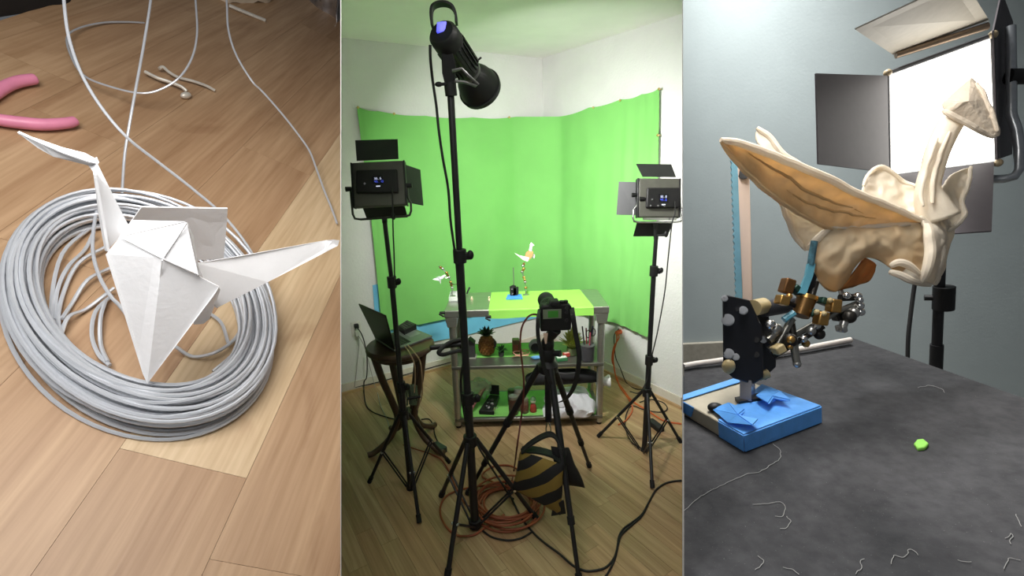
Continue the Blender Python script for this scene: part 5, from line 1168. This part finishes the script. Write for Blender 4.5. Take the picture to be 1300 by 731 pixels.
rod(1062, 396, -.02, 1092, 384, .0, .011); rod(1066, 378, .0, 1090, 377, .0, .012, DK); ball(1075, 375, -.02, 4.5); ball(1089, 376, -.02, 5); ball(1092, 388, -.02, 5); ball(1093, 396, -.01, 5); ball(1084, 397, -.02, 7, SIL); ball(1078, 402, -.03, 8.5, DK); ball(1092, 381, -.03, 4); rod(1072, 408, -.03, 1068, 421, -.03, .013, SIL); block(1068, 417, -.03, 7, 9, SIL, .2); block(1064, 402, -.0, 10, 10, DK, .3)
for pts, r in (([(1034, 306, -.03), (1031, 322, -.03), (1029, 336, -.03)], .011),): MB().tube([D(*q) for q in pts], r, 8).build('teal_stick', mat('stick_dark_teal', (66, 108, 122), .4, amt=.5, scale=60), arm_)
MB().sheet([[D(1025, 335, -.03), D(1034, 335, -.03)], [D(1022, 350, -.035), D(1031, 350, -.035)], [D(1013, 372, -.05), D(1022, 374, -.05)]], .012).build('teal_clip', TEAL, arm_)
MB().prism([D(1031, 340, -.02), D(1037, 352, -.02), D(1034, 372, -.02), D(1024, 374, -.02), D(1026, 355, -.02)], vw * .02).build('dark_bracket', BLKP, arm_)
MB().tube([D(995, 406, -.06), D(1002, 401, -.06), D(1008, 397, -.06)], .011, 8).build('teal_tip', TEAL, arm_)
rod(1030, 378, -.03, 1036, 358, -.0, .010, DK); rod(1070, 376, .0, 1066, 366, .02, .008, SIL)
# ---- the bird puppet
SKIN = mat('latex_cream', (238, 228, 210), .55, amt=.06, scale=14, bump=.7, bscale=20, trans=.35)
SKIND = mat('latex_backlit', (234, 208, 164), .5, amt=.16, scale=9, bump=.6, bscale=15, trans=.4)  # amber tone paints in the light passing through the wing
SKINB = mat('latex_belly_glow', (220, 210, 186), .5, amt=.05, scale=3.2, bump=.5, bscale=14, trans=.4, col2=(228, 190, 132))  # amber patches paint in light showing through the thin belly
bird = thing('bird_puppet', 'large cream latex bird puppet with raised wing above the jointed arm', 'bird puppet', dep(1110, 330, 1.6))
def DD(p): return [dep(*q) for q in p]
def loft(name, a, b, n=30, m=14, bulge=None, amp=.006, th=.006, mt=SKIN, seed=1.0, freq=11, lab=None):
    return MB().sheet(tri_grid(spline(DD(a), 4), spline(DD(b), 4), n, m, bulge, amp, seed, freq), th).build(name, mt, bird, ang=180, label=lab)
def rim(par, pts, r, mt=SKIN, name='rolled_edge'):
    P = spline(DD(pts), 5); P = [p + noise.noise_vector(p * 22) * .004 for p in P]
    return MB().tube(P, [r * (.55 + .45 * math.sin(math.pi * min(1, i / (len(P) - 1) * 1.0)) ** .5) for i in range(len(P))], 9).build(name, mt, par)
back = raw(1083, 300).normalized()
wt = [(915.5, 177, 1.42), (935, 181, 1.43), (965, 191, 1.45), (1005, 207, 1.48), (1050, 226, 1.51), (1095, 248, 1.54), (1140, 266, 1.57), (1174, 281, 1.58)]
wb = [(916, 180, 1.42), (928, 197, 1.44), (945, 216, 1.46), (970, 240, 1.49), (1000, 262, 1.53), (1030, 279, 1.56), (1056, 291, 1.58), (1115, 290, 1.60), (1176, 285, 1.60)]
fw_ = loft('front_wing', wt, wb, 90, 34, back * .05, .009, .006, SKIND, 2.0, 8, 'front wing underside with painted amber glow'); rim(fw_, wt, .013)
rim(fw_, wb[:7], .008, SKIND)
wg = tri_grid(spline(DD(wt), 4), spline(DD(wb), 4), 90, 34, back * .05, .009, 2.0, 8)
for j0, j1, i0, i1 in ((9, 15, 8, 66), (21, 18, 30, 72)):
    P = [wg[i][int(j0 + (j1 - j0) * (i - i0) / (i1 - i0) + 1.5 * math.sin(i * .2))] - back * .003 for i in range(i0, i1, 2)]
    MB().tube(P, [.0045 * math.sin(math.pi * min(1, (k + .5) / len(P))) + .001 for k in range(len(P))], 6).build('wing_vein', mat('latex_brown', (206, 172, 122), .5), fw_)
bt = [(1050, 290, 1.585), (1085, 291, 1.585), (1120, 289, 1.585), (1150, 287, 1.585), (1177, 284, 1.585)]
bb = [(1029, 322, 1.60), (1034, 344, 1.60), (1046, 363, 1.60), (1060, 369, 1.60), (1074, 356, 1.6), (1086, 336, 1.6), (1100, 325, 1.59), (1118, 330, 1.585), (1135, 343, 1.58), (1155, 354, 1.58), (1174, 361, 1.58)]
loft('body', bt, bb, 80, 34, -back * .045, .009, .008, SKINB, 4.0, 9, 'belly side with painted amber glow')
bt2 = [(x, y, z + .17) for x, y, z in bt]; bb2 = [(x, y, z + .10) for x, y, z in bb]
loft('far_side', bt2, bb2, 30, 10, back * .05, .008, .008, SKIN, 6.0, 9)
loft('back', [(x, y, z) for x, y, z in bt], [(x + 4, y - 14, z) for x, y, z in bt2], 24, 8, UR * .02, .006, .008, SKIN, 7.0)
# chest with its folds
ch = loft('chest', [(1168, 276, 1.575), (1176, 300, 1.55), (1178, 325, 1.54), (1172, 345, 1.545), (1166, 360, 1.56)], [(1206, 268, 1.66), (1208, 292, 1.65), (1201, 318, 1.64), (1197, 342, 1.63), (1188, 362, 1.62)], 40, 26, -back * .035 + rt * .01, .010, .01, SKIN, 9.0, 12)
rim(ch, [(1176, 284, 1.56), (1180, 300, 1.545), (1181, 318, 1.54), (1178, 338, 1.54), (1170, 357, 1.56)], .016)
rim(ch, [(1192, 296, 1.58), (1193, 318, 1.575), (1190, 340, 1.58), (1186, 361, 1.6)], .014)
for pts in ([(1130, 338, 1.575), (1142, 333, 1.56), (1155, 338, 1.555), (1168, 348, 1.56)], [(1128, 345, 1.575), (1145, 350, 1.56), (1160, 356, 1.56), (1180, 362, 1.58)], [(1148, 343, 1.565), (1158, 350, 1.56), (1166, 360, 1.57)]): rim(ch, pts, .013)
# neck, head
nk = spline(DD([(1190, 278, 1.60), (1182, 257, 1.60), (1178, 238, 1.60), (1184, 213, 1.60), (1190, 192, 1.60), (1200, 169, 1.605), (1210, 152, 1.61), (1217, 141, 1.615)]), 5)
nr = [.060, .046, .034, .033, .035, .037, .036, .034]
rad = [nr[min(7, int(i / (len(nk) - 1) * 7))] + (nr[min(7, int(i / (len(nk) - 1) * 7) + 1)] - nr[min(7, int(i / (len(nk) - 1) * 7))]) * ((i / (len(nk) - 1) * 7) % 1) for i in range(len(nk))]
no = MB().tube(nk, rad, 16).build('neck', SKIN, bird, ang=180)
rim(no, [(1172, 262, 1.55), (1170, 245, 1.56), (1174, 222, 1.57), (1181, 200, 1.565), (1190, 176, 1.57)], .007)
rim(no, [(1184, 258, 1.55), (1183, 240, 1.56), (1188, 215, 1.565), (1195, 192, 1.565), (1206, 168, 1.57)], .007)
hv = DD([(1194, 133, 1.60), (1200, 126, 1.585), (1233, 97, 1.60), (1240, 104, 1.585), (1270, 163, 1.55), (1270, 173, 1.55), (1262, 176, 1.555), (1215, 153, 1.58), (1200, 146, 1.585), (1253, 126, 1.56), (1226, 128, 1.545),
         (1198, 130, 1.68), (1234, 98, 1.66), (1270, 166, 1.58), (1216, 152, 1.67)])
hf = [(0, 1, 8), (1, 10, 8), (1, 2, 10), (2, 3, 10), (3, 9, 10), (9, 4, 10), (4, 5, 10), (5, 6, 10), (6, 7, 10), (7, 8, 10), (2, 12, 3), (3, 12, 9), (9, 12, 13), (9, 13, 4), (4, 13, 5), (5, 13, 6), (6, 13, 14), (6, 14, 7), (7, 14, 8), (8, 14, 0), (0, 14, 11), (0, 11, 1), (1, 11, 2), (2, 11, 12), (11, 14, 12), (12, 14, 13)]
SKINH = mat('latex_pale', (222, 208, 188), .6, amt=.06, scale=30, bump=.5, bscale=60, trans=.2)
hd_ = MB().add(hv, hf).build('head', SKINH, bird, smooth=False, label='pale faceted triangular head')
bv = hd_.modifiers.new('bevel', 'BEVEL'); bv.width = .008; bv.segments = 2
rim(hd_, [(1240, 105, 1.58), (1250, 124, 1.56), (1260, 146, 1.55), (1266, 166, 1.545)], .008, SKINH)
rim(hd_, [(1196, 140, 1.585), (1212, 148, 1.565), (1235, 160, 1.55), (1262, 174, 1.545)], .010, SKINH)
# flaps beside the neck, far wing, tail folds
fa = loft('chest_flap', [(1090, 250, 1.66), (1096, 233, 1.67), (1104, 220, 1.68), (1118, 212.5, 1.68), (1136, 222, 1.67), (1150, 232, 1.66), (1163, 236, 1.63), (1170, 252, 1.61)], [(1112, 262, 1.62), (1125, 268, 1.62), (1140, 274, 1.61), (1155, 277, 1.61), (1165, 277, 1.61), (1172, 276, 1.6)], 44, 22, back * .02, .009, .006, SKIN, 11.0)
rim(fa, [(1096, 236, 1.67), (1104, 220, 1.68), (1118, 212.5, 1.68), (1136, 222, 1.67), (1150, 232, 1.66), (1163, 237, 1.63)], .008)
fb = loft('chest_flap', [(1186, 262, 1.62), (1190, 246, 1.65), (1200, 229, 1.68), (1216, 217, 1.71), (1232, 211.5, 1.72)], [(1203, 294, 1.61), (1212, 288, 1.63), (1224, 273, 1.66), (1221, 254, 1.69), (1233, 214, 1.72)], 44, 22, back * .02, .009, .006, SKIN, 13.0)
rim(fb, [(1233, 211.5, 1.72), (1229, 234, 1.71), (1221, 255, 1.69), (1224, 273, 1.66), (1212, 288, 1.63), (1202, 295, 1.6)], .009)
fc_ = loft('far_wing', [(962, 161, 1.80), (975, 172, 1.79), (996, 196, 1.77), (1050, 228, 1.74), (1120, 262, 1.7)], [(960, 168, 1.80), (963, 184, 1.79), (985, 205, 1.77), (1040, 250, 1.74), (1110, 282, 1.7)], 24, 8, None, .006, .007, SKIN, 15.0)
rim(fc_, [(961, 162, 1.80), (975, 173, 1.79), (996, 197, 1.77), (1030, 216, 1.75)], .012)
fd_ = loft('tail_flap', [(988, 250, 1.60), (1005, 262, 1.60), (1030, 277, 1.595), (1054, 290, 1.59)], [(1000, 276, 1.64), (1010, 300, 1.66), (1024, 318, 1.66), (1036, 312, 1.63)], 40, 22, back * .03, .012, .007, SKIN, 17.0)
rim(fd_, [(990, 254, 1.61), (1000, 277, 1.635), (1010, 300, 1.655), (1024, 317, 1.66)], .010); rim(fd_, [(1026, 316, 1.64), (1036, 305, 1.60), (1052, 291, 1.585)], .013)
loft('belly_flap', [(1096, 327, 1.60), (1105, 331, 1.61), (1113, 336, 1.62)], [(1064, 369, 1.60), (1084, 364, 1.62), (1102, 356, 1.64), (1110, 346, 1.64)], 16, 8, None, .008, .006, mat('latex_orange', (206, 142, 78), .5, trans=.4), 19.0)
# ---- big panel light in the background
zl = 3.0
lt_ = thing('panel_light', 'glowing panel light with four barn doors behind the bird head', 'panel light', dep(1198, 230, zl))
fq = DD([(1129, 96, zl), (1256, 50, zl - .16), (1262, 204, zl - .16), (1131, 221, zl)])
ex = (fq[1] - fq[0]).normalized(); ey = (fq[0] - fq[3]).normalized(); ez = ex.cross(ey).normalized(); ez = ez if ez.dot(CAM - fq[0]) > 0 else -ez
ch_ = sum(fq, V()) / 4
GLOW = mat('panel_glow', (255, 252, 244), .4, amt=.0, emit=7.0)
MB().prism(fq, ez * .006).build('light_face', GLOW, lt_, smooth=False)
hq = [ch_ + (p - ch_) * 1.05 for p in fq]
MB().prism([p - ez * .004 for p in hq], -ez * .16).build('housing', BLK, lt_, bevel=.01)
FRM = mat('frame_grey', (90, 90, 92), .4, .5)
for i in range(4): MB().cyl(hq[i] + ez * .004, hq[(i + 1) % 4] + ez * .004, .014, n=8).build('frame_bar', FRM, lt_)
for p in hq: MB().sph(p + ez * .012, .024, 10, 7).build('corner_knob', mat('knob_tan', (168, 150, 120), .4), lt_)
BD = mat('barn_door_mauve', (82, 76, 80), .6, amt=.05); BDL = mat('barn_door_lit', (168, 160, 146), .6, amt=.05)  # cream copy paints the panel's light onto the top door
def door(pts, mt, lab=None):
    P = DD(pts); nn = (P[1] - P[0]).cross(P[2] - P[0]).normalized(); MB().prism(P, nn * .008).build('barn_door', mt, lt_, smooth=False, label=lab)
door([(1127, 96, zl - .03), (1129, 219, zl - .03), (1039, 208, zl - .36), (1036, 93, zl - .36)], BD)
door([(1133, 68, zl - .03), (1255, 24, zl - .19), (1222, -28, zl - .62), (1085, 36, zl - .52)], BDL)
door([(1259, 40, zl - .19), (1264, 203, zl - .19), (1283, 196, zl + .12), (1284, 28, zl + .12), (1270, -10, zl + .05)], BD)
door([(1140, 222, zl - .03), (1262, 206, zl - .19), (1259, 293, zl - .5), (1150, 300, zl - .36)], BD)
MB().cyl(dep(1137, 70, zl - .04), dep(1254, 33, zl - .19), .022, n=10).build('hinge_bar', mat('hinge_bronze', (148, 128, 108), .4, .6), lt_)
yk = DD([(1283, 34, zl - .1), (1284, 100, zl - .12), (1284, 145, zl - .14), (1291, 165, zl - .15), (1294, 190, zl - .15), (1293, 215, zl - .15), (1287, 224, zl - .14), (1275, 227, zl - .12), (1240, 228, zl - .02), (1198, 233, zl + .05)])
MB().tube(yk, .026, 12).build('yoke', mat('yoke_silver', (168, 172, 176), .3, .7), lt_)
MB().cyl(dep(1280, 97, zl - .12), dep(1306, 97, zl - .14), .045, n=14).build('tilt_knob', BLKP, lt_)
sp_ = thing('light_stand', 'black stand pole carrying the glowing panel light behind the table', 'light stand', fz + UR * 0 + (dep(1198, 300, zl + .05) - fz) - UR * (dep(1198, 300, zl + .05) - fz).dot(UR))
pt = dep(1198, 236, zl + .05); pbx = pt - UR * (pt - fz).dot(UR)
MB().cyl(pt, pt + (pbx - pt) * .45, .030, n=16).build('upper_pole', BLK, sp_); MB().cyl(pt + (pbx - pt) * .4, pbx + UR * .1, .038, n=16).build('lower_pole', BLK, sp_)
cpp = onpl(1198, 378, pt, nW); MB().cyl(cpp - UR * .08, cpp + UR * .08, .06, n=16).build('clamp_collar', BLKP, sp_)
MB().cyl(cpp + wx * -.04, cpp + wx * -.10, .02).build('clamp_knob', BLKP, sp_)
for k in range(3):
    a = math.radians(30 + 120 * k); d = wx * math.cos(a) + nW * math.sin(a); MB().cyl(pbx + UR * .5 + d * .04, pbx + d * .55 + UR * .02, .022, n=10).build('leg', BLK, sp_)
cable('power_cable', [dep(1170, 300, zl + .1), dep(1166, 330, zl + .1), dep(1161, 362, zl + .1), dep(1156, 400, zl + .1), dep(1153, 430, zl + .1), dep(1152, 470, zl + .1)], .012, 'black cable hanging left of the stand pole behind the table')
